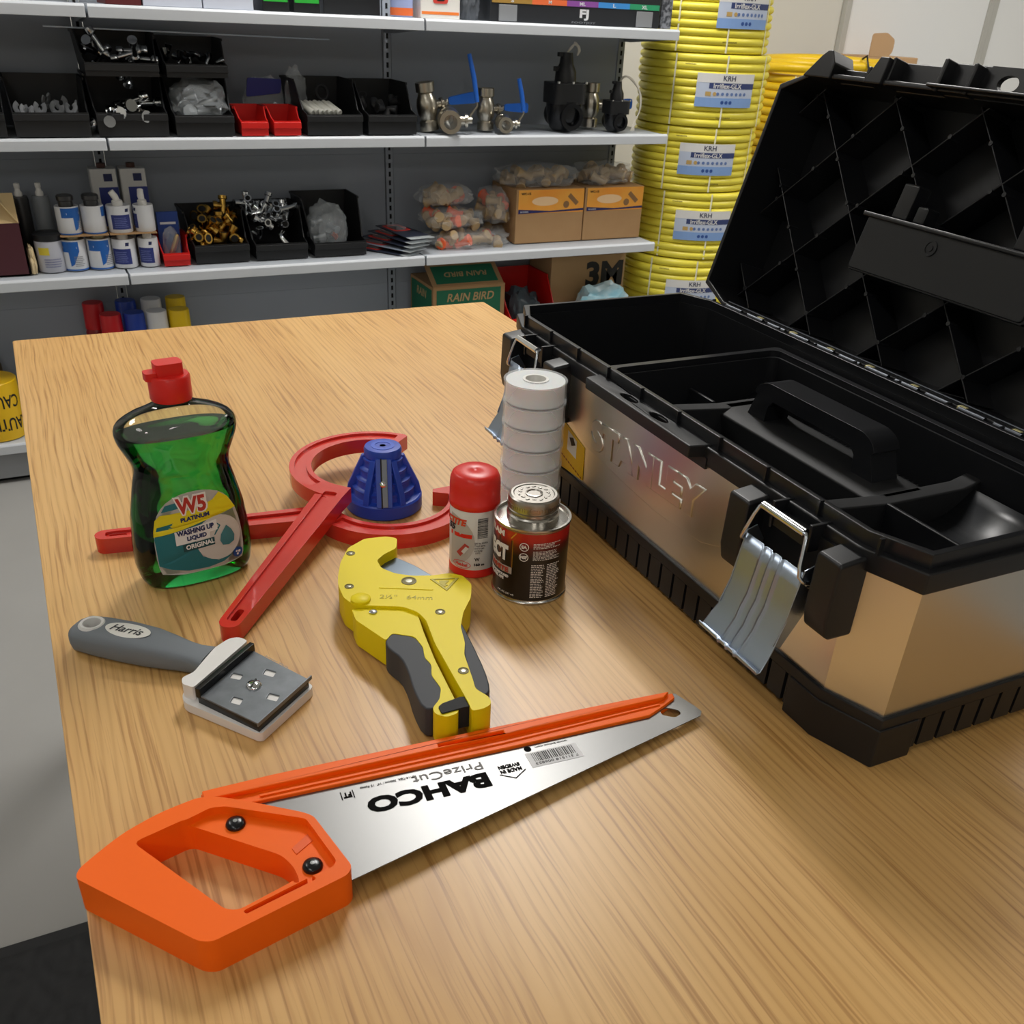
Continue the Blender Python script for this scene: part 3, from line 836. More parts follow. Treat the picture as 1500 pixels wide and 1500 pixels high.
_tr = _nt.nodes.new("ShaderNodeBsdfTransparent"); _gl = _nt.nodes.new("ShaderNodeBsdfGlossy"); _fr = _nt.nodes.new("ShaderNodeFresnel"); _mx = _nt.nodes.new("ShaderNodeMixShader")
_tr.inputs[0].default_value = (.90, .96, .92, 1); _gl.inputs["Roughness"].default_value = .04; _fr.inputs["IOR"].default_value = 1.5
_nt.links.new(_fr.outputs[0], _mx.inputs[0]); _nt.links.new(_tr.outputs[0], _mx.inputs[1]); _nt.links.new(_gl.outputs[0], _mx.inputs[2])
_nt.links.new(_mx.outputs[0], _nt.nodes["Material Output"].inputs["Surface"])
M_green = mat("green_soap", "58dc90", 0.0, trans=1.0, ior=1.24)
_nt = M_green.node_tree; _va = _nt.nodes.new("ShaderNodeVolumeAbsorption")
_va.inputs["Color"].default_value = (0.0, .62, .30, 1); _va.inputs["Density"].default_value = 20.0
_nt.links.new(_va.outputs[0], _nt.nodes["Material Output"].inputs["Volume"])
sh = MB().loft([bottle_ring(z) for z in zs]).build("bottle_shell", M_clear, bot, smooth=60)
LQ = .1465
lz = [z for z in zs if .0015 < z < LQ] + [LQ]
MB().loft([bottle_ring(z, .0011) for z in lz]).build("soap_liquid", M_green, bot, smooth=60)
M_cap = mat("red_cap_plastic", "e0261d", 0.33)
cp = MB().lathe([(.0172, .1745), (.0178, .176), (.0178, .1945), (.0165, .1965), (.0, .1968)], 40).build("cap", M_cap, bot, smooth=45)
MB().prism(roundpoly([(-.0115, -.009), (.0115, -.009), (.0125, .0), (.0115, .009), (-.0115, .009)], .005, 4), .1960, .2070).build("flip_spout", M_cap, cp, bevel=.001)
MB().prism(roundpoly([(-.0205, -.006), (-.010, -.0075), (-.010, .0075), (-.0205, .006)], .003, 3), .1930, .2000).build("flip_tab", M_cap, cp, bevel=.0012)
def on_bottle(e):
    def f(v):
        w_, d_ = prof_at(v.y); ex = sup_exp(v.y)
        t = min(.985, abs(v.x) / w_)
        return Vector((v.x, -d_ * (1 - t ** ex) ** (1 / ex) - e - v.z, v.y))
    return f
lab = [(-.036, .016), (.037, .016), (.0405, .026), (.0405, .048), (.038, .066), (.033, .080), (.025, .090), (.012, .0955), (-.002, .0965), (-.016, .0945), (-.028, .087), (-.036, .074), (-.0395, .055), (-.0395, .028)]
lab = smoothpoly([(x, y, 0) for x, y in lab], 1); lab = [(x, y) for x, y, _ in lab]
M_lg = mat("label_silver", "b9b4ae", 0.4); M_ly = mat("label_yellow", "e8d41c", 0.45); M_lt = mat("label_teal", "1f6f78", 0.45); M_lw = mat("label_pale", "cfcbc4", .45)
M_navy = mat("label_navy", "1d2a5c", 0.5)
LB = flat_poly("label", lab, M_lg, bot, on_bottle(.0004), 3)
def clip_lab(p):
    return p
flat_poly("label_teal", [(-.0385, .028), (-.039, .055), (-.0355, .0665), (-.015, .071), (.006, .073), (.020, .058), (.014, .050), (-.004, .041), (.0, .031), (.014, .0235), (.028, .0255), (.019, .0205), (.004, .0185), (-.014, .0195), (-.029, .0235)], M_lt, LB, on_bottle(.0007), 3)
flat_poly("label_swirl", disc(.017, .0465, .0215, 28, ry=.0225), M_lw, LB, on_bottle(.0008), 2)
flat_poly("label_teal", [(-.026, .0865), (-.005, .0905), (-.012, .083), (-.030, .0805)], M_lt, LB, on_bottle(.0007), 1)
flat_poly("label_band", [(-.0392, .0575), (-.0387, .0625), (-.0362, .0735), (-.0315, .0780), (.0, .0800), (.016, .0850), (.0225, .0905), (.0300, .0840), (.0365, .0715), (.015, .0685), (-.012, .0625)], M_ly, LB, on_bottle(.0010), 3)
text("lettering", "W5", mat("w5_outline", "f3ece6", .5), LB, .02, bold=.0022, fit=(.030, .0185), warp=lambda v: on_bottle(.0013)(Vector((v.x - .004, v.y + .0845, v.z))), depth=.0001)
text("lettering", "W5", mat("w5_red", "b5332a", .45), LB, .02, bold=.0007, fit=(.0265, .0155), warp=lambda v: on_bottle(.0017)(Vector((v.x - .004, v.y + .0845, v.z))), depth=.0001)
text("lettering", "PLATINUM", M_navy, LB, .006, bold=.00028, fit=(.026, .0042), warp=lambda v: on_bottle(.0013)(Vector((v.x - .002, v.y + .0720 + v.x * .06, v.z))), depth=.0001)
flat_poly("title_box", [(-.022, .0470), (.009, .0490), (.009, .0545), (.0165, .0550), (.0165, .0655), (-.022, .0605)], mat("label_white", "e8e6e3", .5), LB, on_bottle(.0012), 2)
text("lettering", "WASHING UP", M_navy, LB, .006, bold=.00028, fit=(.034, .0052), warp=lambda v: on_bottle(.0015)(Vector((v.x - .0035, v.y + .0595 + v.x * .06, v.z))), depth=.0001)
text("lettering", "LIQUID", M_navy, LB, .006, bold=.00028, fit=(.018, .0050), warp=lambda v: on_bottle(.0015)(Vector((v.x - .003, v.y + .0525 + v.x * .06, v.z))), depth=.0001)
flat_poly("title_band", [(-.0165, .0395), (.0125, .0410), (.0125, .0485), (-.0165, .0468)], mat("label_dark_teal", "174a4e", .45), LB, on_bottle(.0012), 2)
text("lettering", "ORIGINAL", MATS["label_white"], LB, .006, bold=.0002, fit=(.026, .0046), warp=lambda v: on_bottle(.0015)(Vector((v.x - .001, v.y + .0445 + v.x * .06, v.z))), depth=.0001)
dr = [(.022, .060), (.0265, .0545), (.029, .048), (.028, .042), (.0225, .0395), (.0165, .041), (.0145, .046), (.016, .052)]
flat_poly("label_drop", [(x + .003, y - .003) for x, y in dr], mat("label_drop_teal", "3f7f88", .4), LB, on_bottle(.0013), 2)
flat_poly("label_badge", disc(.0335, .0255, .0050, 24), mat("badge_blue", "1f4a8f", .5), LB, on_bottle(.0013), 1)
flat_multi("label_badge_mark", [disc(.0322, .0268, .0011, 8), disc(.0350, .0262, .0014, 8), disc(.0330, .0238, .0012, 8)], MATS["label_white"], LB, on_bottle(.0016))

# ================================================================== thread sealing cord bottle
def on_cyl(R, a0, e=.0005):
    """wrap flat coordinates round a standing cylinder; x=0 at angle a0 (0 faces -y, + towards +x)"""
    def f(v):
        a = a0 + v.x / R; r = R + e + v.z
        return Vector((r * math.sin(a), -r * math.cos(a), v.y))
    return f
VA = math.radians(-24.4)     # the angle at which the camera looks at the standing things on the table
lc = thing("sealing_cord_bottle", "small white bottle with red cap and red foot, standing against the black can", "bottle", (.3412, .7440, TZ))
M_lred = mat("loctite_red", "dd2a20", 0.35)
MB().lathe([(.0225, 0), (.0240, .0012), (.0240, .0085), (.0236, .0095)], 40).build("foot", M_lred, lc, smooth=40)
M_lwhite = mat("loctite_label", "dcdad6", 0.4)
bd = MB().lathe([(.0236, .0092), (.0238, .010), (.0238, .0715), (.0232, .0725), (.020, .0727)], 40).build("body", M_lwhite, lc, smooth=40)
MB().lathe([(.0242, .0720), (.0246, .0725), (.0246, .0785), (.0242, .0790), (.0242, .0925), (.0236, .0985), (.0218, .1030), (.0185, .1052), (.010, .1058), (.0035, .1055), (.0025, .1048), (0, .1046)], 44).build("cap", M_lred, lc, smooth=50)
ca = on_cyl(.0238, VA, .0003); cb_ = on_cyl(.0238, VA, .0006)
gp = [(-.0260, .012)] + [(-.0265 + .0275 * math.sin(t), .0395 - .0275 * math.cos(t)) for t in [i * math.pi / 14 for i in range(1, 14)]] + [(-.026, .067)]
flat_poly("label_curve", gp, mat("loctite_grey", "b9b3ad", .4), bd, ca, 3)
flat_poly("label_band", [(-.026, .0482), (-.0015, .0482), (-.002, .0440), (-.026, .0440)], M_lred, bd, cb_, 2)
text("lettering", "LOCTITE", mat("loctite_red_ink", "d9401f", .5), bd, .01, bold=.0005, fit=(.036, .0072), shear=.22, warp=lambda v: cb_(Vector((v.x - .0257, v.y + .0600, v.z))), depth=.0001)
text("lettering", "55", mat("loctite_navy", "26222f", .5), bd, .01, bold=.0005, fit=(.010, .0068), shear=.2, warp=lambda v: cb_(Vector((v.x - .0245, v.y + .0530, v.z))), depth=.0001)
flat_poly("label_picture", [(-.0175, .0270), (-.0085, .0385), (-.0040, .0355), (-.013, .0235)], mat("loctite_pic", "b8443a", .5), bd, cb_, 1)
flat_poly("label_picture", [(-.0120, .0290), (-.0075, .0355), (-.0045, .0335), (-.009, .0270)], M_lwhite, bd, on_cyl(.0238, VA, .0009), 1)
el = disc(-.0120, .0148, .0096, 28, ry=.0042); ein = disc(-.0120, .0148, .0090, 28, ry=.0037)
flat_poly("oval_ring", el, M_lred, bd, cb_, 0, [ein])
text("lettering", "Henkel", M_lred, bd, .005, fit=(.0125, .0038), warp=lambda v: cb_(Vector((v.x - .0120, v.y + .0148, v.z))), depth=.0001, bold=.0001)
bars = []; zb = .0445
while zb < .0655:
    h_ = rnd.choice([.0003, .0005, .0008]); bars.append([(.0033, zb), (.0135, zb), (.0135, zb + h_), (.0033, zb + h_)]); zb += h_ + rnd.choice([.0004, .0006])
flat_multi("barcode", bars, M_ink, bd, cb_)
text("lettering", "IDH No. 2056936\nThread sealing\ncord for pipe\nand fittings\n  A.W.S.", M_ink, bd, .003, align='LEFT', fit=(.013, .0125), warp=lambda v: cb_(Vector((v.x + .0072, v.y + .0340, v.z))), depth=.00005)
text("lettering", "W", M_ink, bd, .003, fit=(.0052, .0036), warp=lambda v: cb_(Vector((v.x + .0034, v.y + .0218, v.z))), depth=.00005, bold=.0001)
text("lettering", "160 m", M_ink, bd, .003, bold=.00015, fit=(.0100, .0030), warp=lambda v: cb_(Vector((v.x + .0057, v.y + .0160, v.z))), depth=.00005)

# ================================================================== can of pipe jointing compound
cn = thing("compound_can", "black and red can of pipe jointing compound with a silver screw cap", "can", (.3760, .6905, TZ))
CR = .0346
M_tin = mat("tin", "bcb9b2", 0.25, 1.0)
def can_label():
    m = bpy.data.materials.new("can_label_print"); m.use_nodes = True
    nt = m.node_tree; b = nt.nodes["Principled BSDF"]; tc = nt.nodes.new("ShaderNodeTexCoord"); sp = nt.nodes.new("ShaderNodeSeparateXYZ")
    nt.links.new(tc.outputs["Object"], sp.inputs[0])
    mr = nt.nodes.new("ShaderNodeMapRange"); mr.inputs[1].default_value = .004; mr.inputs[2].default_value = .074
    nt.links.new(sp.outputs["Z"], mr.inputs[0])
    r = nt.nodes.new("ShaderNodeValToRGB"); e = r.color_ramp.elements
    e[0].position = 0.0; e[0].color = lin("17120f"); e[1].position = .66; e[1].color = lin("1d1411")
    for p, c in ((.80, "5d1512"), (.90, "b02019"), (1.0, "b8291e")):
        q = e.new(p); q.color = lin(c)
    nt.links.new(mr.outputs[0], r.inputs[0]); nt.links.new(r.outputs[0], b.inputs["Base Color"])
    b.inputs["Roughness"].default_value = .28
    return m
cbody = MB().lathe([(.0325, 0), (CR + .0012, .0004), (CR + .0014, .0020), (CR + .0002, .0034), (CR, .0042), (CR, .0745), (CR + .0002, .0755), (CR + .0014, .0768), (CR + .0012, .0785), (CR - .0008, .0786), (CR - .0016, .0760), (.024, .0775), (0, .0778)], 56).build("tin_body", M_tin, cn, smooth=35)
lb = MB(); cyl_patch(lb, CR, -math.pi * .98, math.pi * .98, .0045, .0742, n=64, t=.0003)
lbo = lb.build("label", can_label(), cn, smooth=40)
ne = MB().lathe([(.0240, .0770), (.0245, .0815), (.0232, .0828), (.0232, .0840)], 44).build("neck", M_tin, cbody, smooth=40)
kn = [(.0234, .0835), (.0238, .0842), (.0238, .0868), (.0228, .0874), (.0228, .0892), (.0236, .0898), (.0238, .0955), (.0230, .0985), (.0212, .0998), (.0190, .0998), (.0182, .0990), (0, .0990)]
cap = MB().lathe(kn, 60).build("screw_cap", mat("cap_tin", "a8a49d", .3, 1.0), cn, smooth=22)
MB().lathe([(.0075, .0989), (.0080, .0998), (.0066, .1001), (.0058, .0992)], 32).build("cap_ring", MATS["cap_tin"], cap, smooth=40)
for i in range(14):
    a = 2 * math.pi * i / 14
    MB().box(-.0018, .0018, -.0009, .0009, .0989, .0997, M=Matrix.Rotation(a, 4, 'Z') @ Matrix.Translation((0, .0130 + .0012 * (i % 2), 0)) @ Matrix.Rotation(.5 * (i % 3), 4, 'Z')).build("embossed_letter", MATS["cap_tin"], cap, bevel=.0003)
knl = MB()
for i in range(60):
    a = 2 * math.pi * i / 60
    knl.box(-.0006, .0006, .0234, .0243, .0902, .0935, M=Matrix.Rotation(a, 4, 'Z'))
knl.build("knurling", MATS["cap_tin"], cap)
CA = math.radians(-28.6)
q1 = on_cyl(CR, CA, .0006); q2 = on_cyl(CR, CA, .0009); q3 = on_cyl(CR, CA, .0012)
M_gold = mat("label_gold", "b98a2c", .35, .4); M_cw = mat("can_print_white", "e7e2db", .5)
flat_poly("gold_panel", [(-.085, .0672), (-.0180, .0672), (-.0130, .0738), (-.085, .0738)], mat("label_amber", "c98d23", .4), lbo, q1, 3)
flat_poly("panel", [(-.080, .0380), (-.0172, .0380), (-.0172, .0652), (-.080, .0652)], mat("panel_brown", "4a1a12", .4), lbo, q1, 3)
flat_poly("panel_frame", [(-.081, .0372), (-.0164, .0372), (-.0164, .0660), (-.081, .0660)], M_gold, lbo, on_cyl(CR, CA, .0005), 3, [])
text("lettering", "WHITLAM", M_cw, lbo, .01, bold=.0004, fit=(.046, .0060), warp=lambda v: q2(Vector((v.x - .0493, v.y + .0695, v.z))), depth=.0001)
text("lettering", "PERFECT", M_cw, lbo, .01, bold=.0006, fit=(.056, .0165), warp=lambda v: q2(Vector((v.x - .0491, v.y + .0505, v.z))), depth=.0001)
flat_poly("banner", [(-.060, .0302), (-.0166, .0302), (-.0166, .0372), (-.060, .0372)], mat("banner_silver", "b9a99a", .4), lbo, q2, 3)
text("lettering", "WHITE", mat("banner_red", "b5402c", .5), lbo, .01, bold=.0005, fit=(.026, .0052), warp=lambda v: q3(Vector((v.x - .0330, v.y + .0337, v.z))), depth=.0001)
text("lettering", "SEALING COMPOUND\nFOR STEEL PIPE", M_cw, lbo, .004, bold=.0002, fit=(.034, .0064), warp=lambda v: q2(Vector((v.x - .0368, v.y + .0250, v.z))), depth=.0001)
text("lettering", "8 FL OZ (237 ml)", M_cw, lbo, .003, fit=(.019, .0022), warp=lambda v: q2(Vector((v.x - .0230, v.y + .0085, v.z))), depth=.0001)
for (cy_, s_) in ((.0615, "SA"), (.0510, "NSF")):
    rn = flat_poly("approval_ring", disc(-.0058, cy_, .0043, 24), M_cw, lbo, q2, 0, [disc(-.0058, cy_, .0036, 24)])
    text("lettering", s_, M_cw, lbo, .004, bold=.0002, fit=(.0052 if s_ == "SA" else .0060, .0034), warp=lambda v, c=cy_: q2(Vector((v.x - .0058, v.y + c, v.z))), depth=.0001)
def smallprint(x0, x1, ya, yb, n, ragged=.25):
    ps = []
    for i in range(n):
        y = ya + (yb - ya) * (i + .5) / n; h_ = abs(yb - ya) / n * .42
        x = x0; xe = x1 - (x1 - x0) * ragged * rnd.random()
        while x < xe:
            wd = rnd.uniform(.0012, .0034); ps.append([(x, y - h_ / 2), (min(x + wd, xe), y - h_ / 2), (min(x + wd, xe), y + h_ / 2), (x, y + h_ / 2)]); x += wd + .0006
    return ps
ps = smallprint(.0025, .029, .0660, .0600, 4) + smallprint(.0025, .029, .0580, .0480, 7) + smallprint(.0015, .014, .0440, .0080, 20) + smallprint(.0160, .030, .0440, .0080, 20)
flat_multi("small_print", ps, M_cw, lbo, q2)

# ================================================================== stack of white tape rolls
M_ptfe = mat("white_tape", "f4f5f6", 0.35, sss=.35)
M_case = mat("clear_roll_case", "eef0f2", 0.14, alpha=.30, spec=.8)
RH = .0228
words_ = ["topmost white tape roll of the stack beside the toolbox", "second white tape roll from the top of the stack", "third white tape roll from the top of the stack",
          "fourth white tape roll from the top of the stack", "fifth white tape roll from the top of the stack", "sixth white tape roll from the top of the stack", "bottom white tape roll of the stack, on the table"]
proto = None
for i in range(7):
    z = TZ + RH * (6 - i)
    if proto is None:
        r_ = thing("tape_roll", words_[0], "tape roll", (.4375, .8150, z), group="white tape rolls in the stack")
        MB().lathe([(.0125, .0012), (.0300, .0012), (.0300, RH - .0012), (.0125, RH - .0012), (.0125, .0012)], 48).build("tape", M_ptfe, r_, smooth=40)
        MB().lathe([(.0105, 0.0), (.0132, 0.0), (.0132, RH), (.0105, RH), (.0105, 0.0)], 32).build("core", M_white, r_, smooth=40)
        cs = [(.0132, .0003), (.0312, .0003), (.0326, .0012), (.0326, .0040), (.0318, .0055), (.0318, RH - .0020), (.0326, RH - .0010), (.0322, RH - .0002), (.0132, RH - .0002)]
        MB().lathe(cs + [cs[0]], 48).build("clear_case", M_case, r_, smooth=40)
        proto = r_
    else:
        dup(proto, (.4375, .8150, z), rnd.uniform(0, 6), words_[i])

# ================================================================== toolbox
TB = thing("toolbox", "open black and galvanised metal toolbox with its lid raised", "toolbox", (.49357, .36345, TZ), math.radians(-0.9))
LV, U0, U1 = .635, -.010, .250
M_tb = mat("toolbox_black", "17181b", 0.40, bump=(1300, .10, .0003))
M_tbs = mat("toolbox_black_satin", "1a1b1e", 0.30, bump=(1300, .05, .0003))
def foot_print(off=0.0, c=.045, d=.017):
    a, b_, e, f = U0 - off, U1 + off, -off, LV + off
    return [(a, c), (a + d, e), (b_ - d, e), (b_, c), (b_, LV - c), (b_ - d, f), (a + d, f), (a, LV - c)]
def loft_box(offs, name, m, parent, inner=None, bevel=0.0):
    """ring walls through (offset, z) steps"""
    mb = MB(); mb.loft([[(x, y, z) for x, y in foot_print(o_)] for o_, z in offs], cap=False)
    return mb.build(name, m, parent, bevel=bevel)
def ring_wall(o_out, o_in, z0, z1, name, m, parent, bevel=.001):
    return MB().prism(foot_print(o_out), z0, z1, holes=[foot_print(o_in)]).build(name, m, parent, bevel=bevel)
# moulded base: upper band, slotted lower band, four corner feet
bs = ring_wall(.003, -.004, .034, .0445, "base_tray", M_tb, TB, .001)
MB().prism(foot_print(-.003), .006, .012).build("base_floor", M_tb, bs)
def notched(off, depth=.004, wd=.0034):
    out = []
    fp = foot_print(off)
    def run(p, q, ts):
        p = Vector(p); q = Vector(q); d_ = (q - p); L_ = d_.length; d_.normalize(); n_ = Vector((-d_.y, d_.x))
        r = [tuple(p)]
        for t in ts:
            a = p + d_ * (t - wd / 2); b_ = p + d_ * (t + wd / 2)
            r += [tuple(a), tuple(a + n_ * depth), tuple(b_ + n_ * depth), tuple(b_)]
        return r
    # counter-clockwise: start at (U0, .045) corner list order
    sp = .0205
    for i in range(8):
        p, q = fp[i], fp[(i + 1) % 8]
        L_ = (Vector(q) - Vector(p)).length
        if L_ > .15:
            n_s = int((L_ - .05) / sp); st = (L_ - (n_s - 1) * sp) / 2
            out += run(p, q, [st + sp * k for k in range(n_s)])
        else:
            out.append(tuple(p))
    return out
MB().prism(notched(.003), .007, .0345).build("slotted_skirt", M_tb, bs)
for (su, sv) in ((0, 0), (1, 0), (0, 1), (1, 1)):
    fpn = [(U0 - .0042, .078), (U0 - .0042, .0445), (U0 + .0135, -.0042), (.043, -.0042), (.040, .02), (.012, .078)]
    q = [((U0 + U1) - x if su else x, LV - y if sv else y) for x, y in fpn]
    MB().prism(q, 0.0, .0352).build("foot", M_tb, bs, bevel=.0015)
# galvanised sheet wrap
ws = MB(); ws.loft([[(x, y, z) for x, y in foot_print(o_)] for o_, z in ((0, .043), (.0005, .1), (.001, .155))], cap=False)
wrap_ = ws.build("metal_wrap", M_galv, TB)
FR = Matrix(((0, 0, -1, U0), (-1, 0, 0, 0), (0, 1, 0, 0), (0, 0, 0, 1)))   # (a,b,c) -> u = U0 - c, v = -a, z = b : front face seen from outside
def front(poly): return [(-v, z) for v, z in poly]
pan = [(.5150, .0965), (.4655, .1050), (.4306, .0885), (.34, .0808), (.2894, .0777), (.2158, .0828), (.2007, .0879), (.168, .1000), (.168, .1530), (.5150, .1530)]
MB().prism(front(pan), .0002, .0022, M=FR).build("raised_panel", M_galv, wrap_, bevel=.0016)
rp2 = [(.048, .046), (.0495, .046), (.0495, .153), (.048, .153)]
text("embossed_lettering", "STANLEY", M_galv, wrap_, .04, fit=(.1990, .0335), M=FR @ Matrix.Translation((-.3180, .1125, .0020)) @ Matrix.Rotation(.04, 4, 'Z'), depth=.0006, bold=.0022, round_=.0011)
ye = [(.4855, .0995), (.4400, .0870), (.4310, .0845), (.4300, .0478), (.4855, .0440)]
st_ = MB().prism(front(ye), .0006, .0010, M=FR).build("warning_sticker", mat("sticker_yellow", "e8b80f", .45), TB)
MB().prism(front([(.4680, .0905), (.4480, .0855), (.4470, .0655), (.4675, .0690)]), .0010, .0012, M=FR).build("sticker_panel", M_paper, st_)
MB().prism(front([(.4640, .0840), (.4560, .0865), (.4500, .0800), (.4580, .0765)]), .0012, .0014, M=FR).build("sticker_symbol", M_ink, st_)
flat_multi("sticker_print", [front([(.480 - .0055 * i, .0605 - .0012 * i), (.4762 - .0055 * i, .0597 - .0012 * i), (.4762 - .0055 * i, .0579 - .0012 * i), (.480 - .0055 * i, .0588 - .0012 * i)]) for i in range(9)], mat("sticker_red", "8a2c10", .5), st_,
           lambda v: FR @ Vector((v.x, v.y, .00115)))
# rim: outer band, ledge, raised inner lip
rim = ring_wall(.0035, -.006, .1525, .1690, "rim_band", M_tb, TB, .0014)
ring_wall(-.0022, -.0075, .1685, .1800, "rim_lip", M_tbs, rim, .0008)
ring_wall(-.0060, -.0085, .0130, .1700, "inner_wall", M_tb, TB, 0)
tick = None
for v in [.03 + .062 * i for i in range(10)]:
    for (ua, ub) in ((U0 - .0005, U0 + .0035), (U1 - .0035, U1 + .0005)):
        if tick is None: tick = MB().box(0, .004, 0, .0022, 0, .0132).mesh("rim_rib", M_tbs)
        o = bpy.data.objects.new("rim_rib", tick); COL.objects.link(o); o.parent = rim; o.location = (ua, v, .168)
# ledge with two holes for pencils or drivers, over the lettering
led = [(-.0285, .4115), (-.0285, .2315), (-.0060, .2270), (-.0060, .4160)]
hs2 = [disc(-.0175, .3470, .0050, 20, ry=.0135), disc(-.0175, .2960, .0050, 20, ry=.0135)]
MB().prism(led, .1590, .1705, holes=hs2).build("holed_ledge", M_tb, rim, bevel=.0012)
MB().box(U0 - .0045, U0 + .006, .224, .419, .1500, .1600).build("ledge_web", M_tb, rim)
# ------------------------------------------------ latches
M_wire = mat("latch_wire", "ccd2da", .2, 1.0)
def latch(v0):
    """v0: middle of the latch along the box"""
    la = bpy.data.objects.new("latch", None); COL.objects.link(la); la.parent = TB; la.location = (U0, v0, 0)
    la.empty_display_size = .02
    for s_ in (-1, 1):
        a, b_ = sorted((s_ * .0395, s_ * .0640))
        MB().prism([(.006, .1650), (-.0235, .1610), (-.0245, .1150), (-.0215, .1010), (-.0180, .0975), (.004, .0975)], a, b_,
                   M=Matrix(((1, 0, 0, 0), (0, 0, 1, 0), (0, 1, 0, 0), (0, 0, 0, 1)))).build("housing", M_tb, la, bevel=.0028)
    MB().box(-.006, .004, -.042, .042, .1120, .1600).build("back_plate", M_tb, la)
    for s_ in (-1, 1):
        MB().box(-.016, .004, s_ * .021 - .0015, s_ * .021 + .0015, .1480, .1700).build("hook_fin", M_tb, la, bevel=.0006)
    MB().box(-.0145, -.0120, -.0225, .0225, .1500, .1640).build("catch_bar", M_tb, la, bevel=.0006)
    # zinc plate hanging open, ribbed, with a rolled lip at its foot
    top = Vector((-.0250, 0, .1390)); mid = Vector((-.0315, 0, .0980)); low = Vector((-.0385, 0, .0770)); lip = Vector((-.0490, 0, .0590))
    nv = 72; rows = []
    for (p, hw) in ((top, .0330), ((top * 2 + mid) / 3, .0335), ((top + mid * 2) / 3, .0340), (mid, .0345), (mid * .5 + low * .5 + Vector((-.0005, 0, .0005)), .0350), (low, .0350), (low * .5 + lip * .5, .0365), (lip, .0372), (lip + Vector((-.0035, 0, -.0005)), .0372), (lip + Vector((-.0045, 0, .0030)), .0372)):
        row = []
        for i in range(nv + 1):
            v = -hw + 2 * hw * i / nv
            d_ = 0.0
            for c in (-.0105, 0, .0105):
                d_ -= .0017 * math.exp(-((v - c) / .0012) ** 2)
            if p.z < .0600 and p.x < -.058: d_ = 0
            row.append((p.x - d_ * -.9, v, p.z + d_ * .3))
        rows.append(row)
    vs = [p for r in rows for p in r]; n_ = nv + 1
    pm = MB().add(vs, [(j * n_ + i, j * n_ + i + 1, (j + 1) * n_ + i + 1, (j + 1) * n_ + i) for j in range(len(rows) - 1) for i in range(nv)])
    po = pm.build("latch_plate", M_zinc, la, smooth=40)
    sm = po.modifiers.new("thick", 'SOLIDIFY'); sm.thickness = .0011; sm.offset = 0
    for s_ in (-1, 1):       # folded side cheeks of the plate
        MB().prism([(-.0250, .1410), (-.0160, .1440), (-.0070, .1300), (-.0100, .1150), (-.0180, .1000), (-.0320, .0760), (-.0400, .0790), (-.0330, .0980)], s_ * .0338 - .0006, s_ * .0338 + .0006,
                   M=Matrix(((1, 0, 0, 0), (0, 0, 1, 0), (0, 1, 0, 0), (0, 0, 0, 1)))).build("latch_cheek", M_zinc, la, bevel=.0003)
    wire = [(-.0205, s * .0365, z) for s, z in ((-1, .1310),)] + [(-.0270, -.0365, .1330), (-.0300, -.0330, .1380), (-.0240, -.0270, .1640), (-.0225, -.0245, .1665)]
    wire = wire + [(x, -y, z) for x, y, z in wire[::-1]]
    MB().tube(smoothpoly(wire, 1, False), .0016, 8).build("bail_wire", M_wire, la, smooth=60)
    MB().tube([(-.0225, -.0240, .1665), (-.0225, .0240, .1665)], .0034, 12).build("bail_roller", M_chrome, la, smooth=60)
    for s_ in (-1, 1):
        MB().lathe([(.0032, 0), (.0032, .0015), (.0018, .0024), (0, .0025)], 14, M=Matrix.Translation((-.0200, s_ * .0350, .1300)) @ Matrix.Rotation(-s_ * math.pi / 2, 4, 'X')).build("rivet", M_chrome, la, smooth=50)
    return la
la1 = latch(.1010)
la2 = dup(la1, (U0, .5340, 0), None, parent=TB)
# ------------------------------------------------ lift-out tray with carrying handle
tr = bpy.data.objects.new("tray", None); COL.objects.link(tr); tr.parent = TB; tr.empty_display_size = .02
TU0, TU1, TV0, TV1 = .006, .236, .012, .446
op = roundpoly([(TU0, TV0 + .03), (TU0 + .012, TV0), (TU1 - .012, TV0), (TU1, TV0 + .03), (TU1, TV1 - .004), (TU1 - .004, TV1), (TU0 + .004, TV1), (TU0, TV1 - .004)], .004, 3)
ip = roundpoly([(TU0 + .010, TV0 + .035), (TU0 + .020, TV0 + .010), (TU1 - .020, TV0 + .010), (TU1 - .008, TV0 + .035), (TU1 - .008, TV1 - .012), (TU1 - .016, TV1 - .008), (TU0 + .018, TV1 - .008), (TU0 + .010, TV1 - .016)], .006, 3)
MB().prism(op, .1580, .1660, holes=[ip]).build("tray_rim", M_tbs, tr, bevel=.0014)
MB().prism([(x * .985 + .002, y * .99 + .002) for x, y in ip], .1050, .1600, holes=[[(x * .96 + .0050, y * .978 + .005) for x, y in ip]]).build("tray_wall", M_tb, tr)
rb = mat("tray_ribbed_floor", "1d1f22", 0.38, bump=(1300, .1, .0003))
MB().box(TU0 + .010, TU1 - .010, TV0 + .012, TV1 - .012, .1030, .1065).build("tray_floor", rb, tr)
ribs = MB()
for i in range(66):
    v = .028 + i * .0062
    ribs.box(.150, .226, v, v + .0026, .1065, .1073)
ribs.build("floor_ribs", rb, tr)
ribs = MB()
for i in range(66):
    v = .028 + i * .0062
    ribs.add([(.2285, v, .108), (.2285, v + .0026, .108), (.2250, v + .0026, .150), (.2250, v, .150)], [(0, 1, 2, 3)])
ribs.build("wall_ribs", rb, tr)
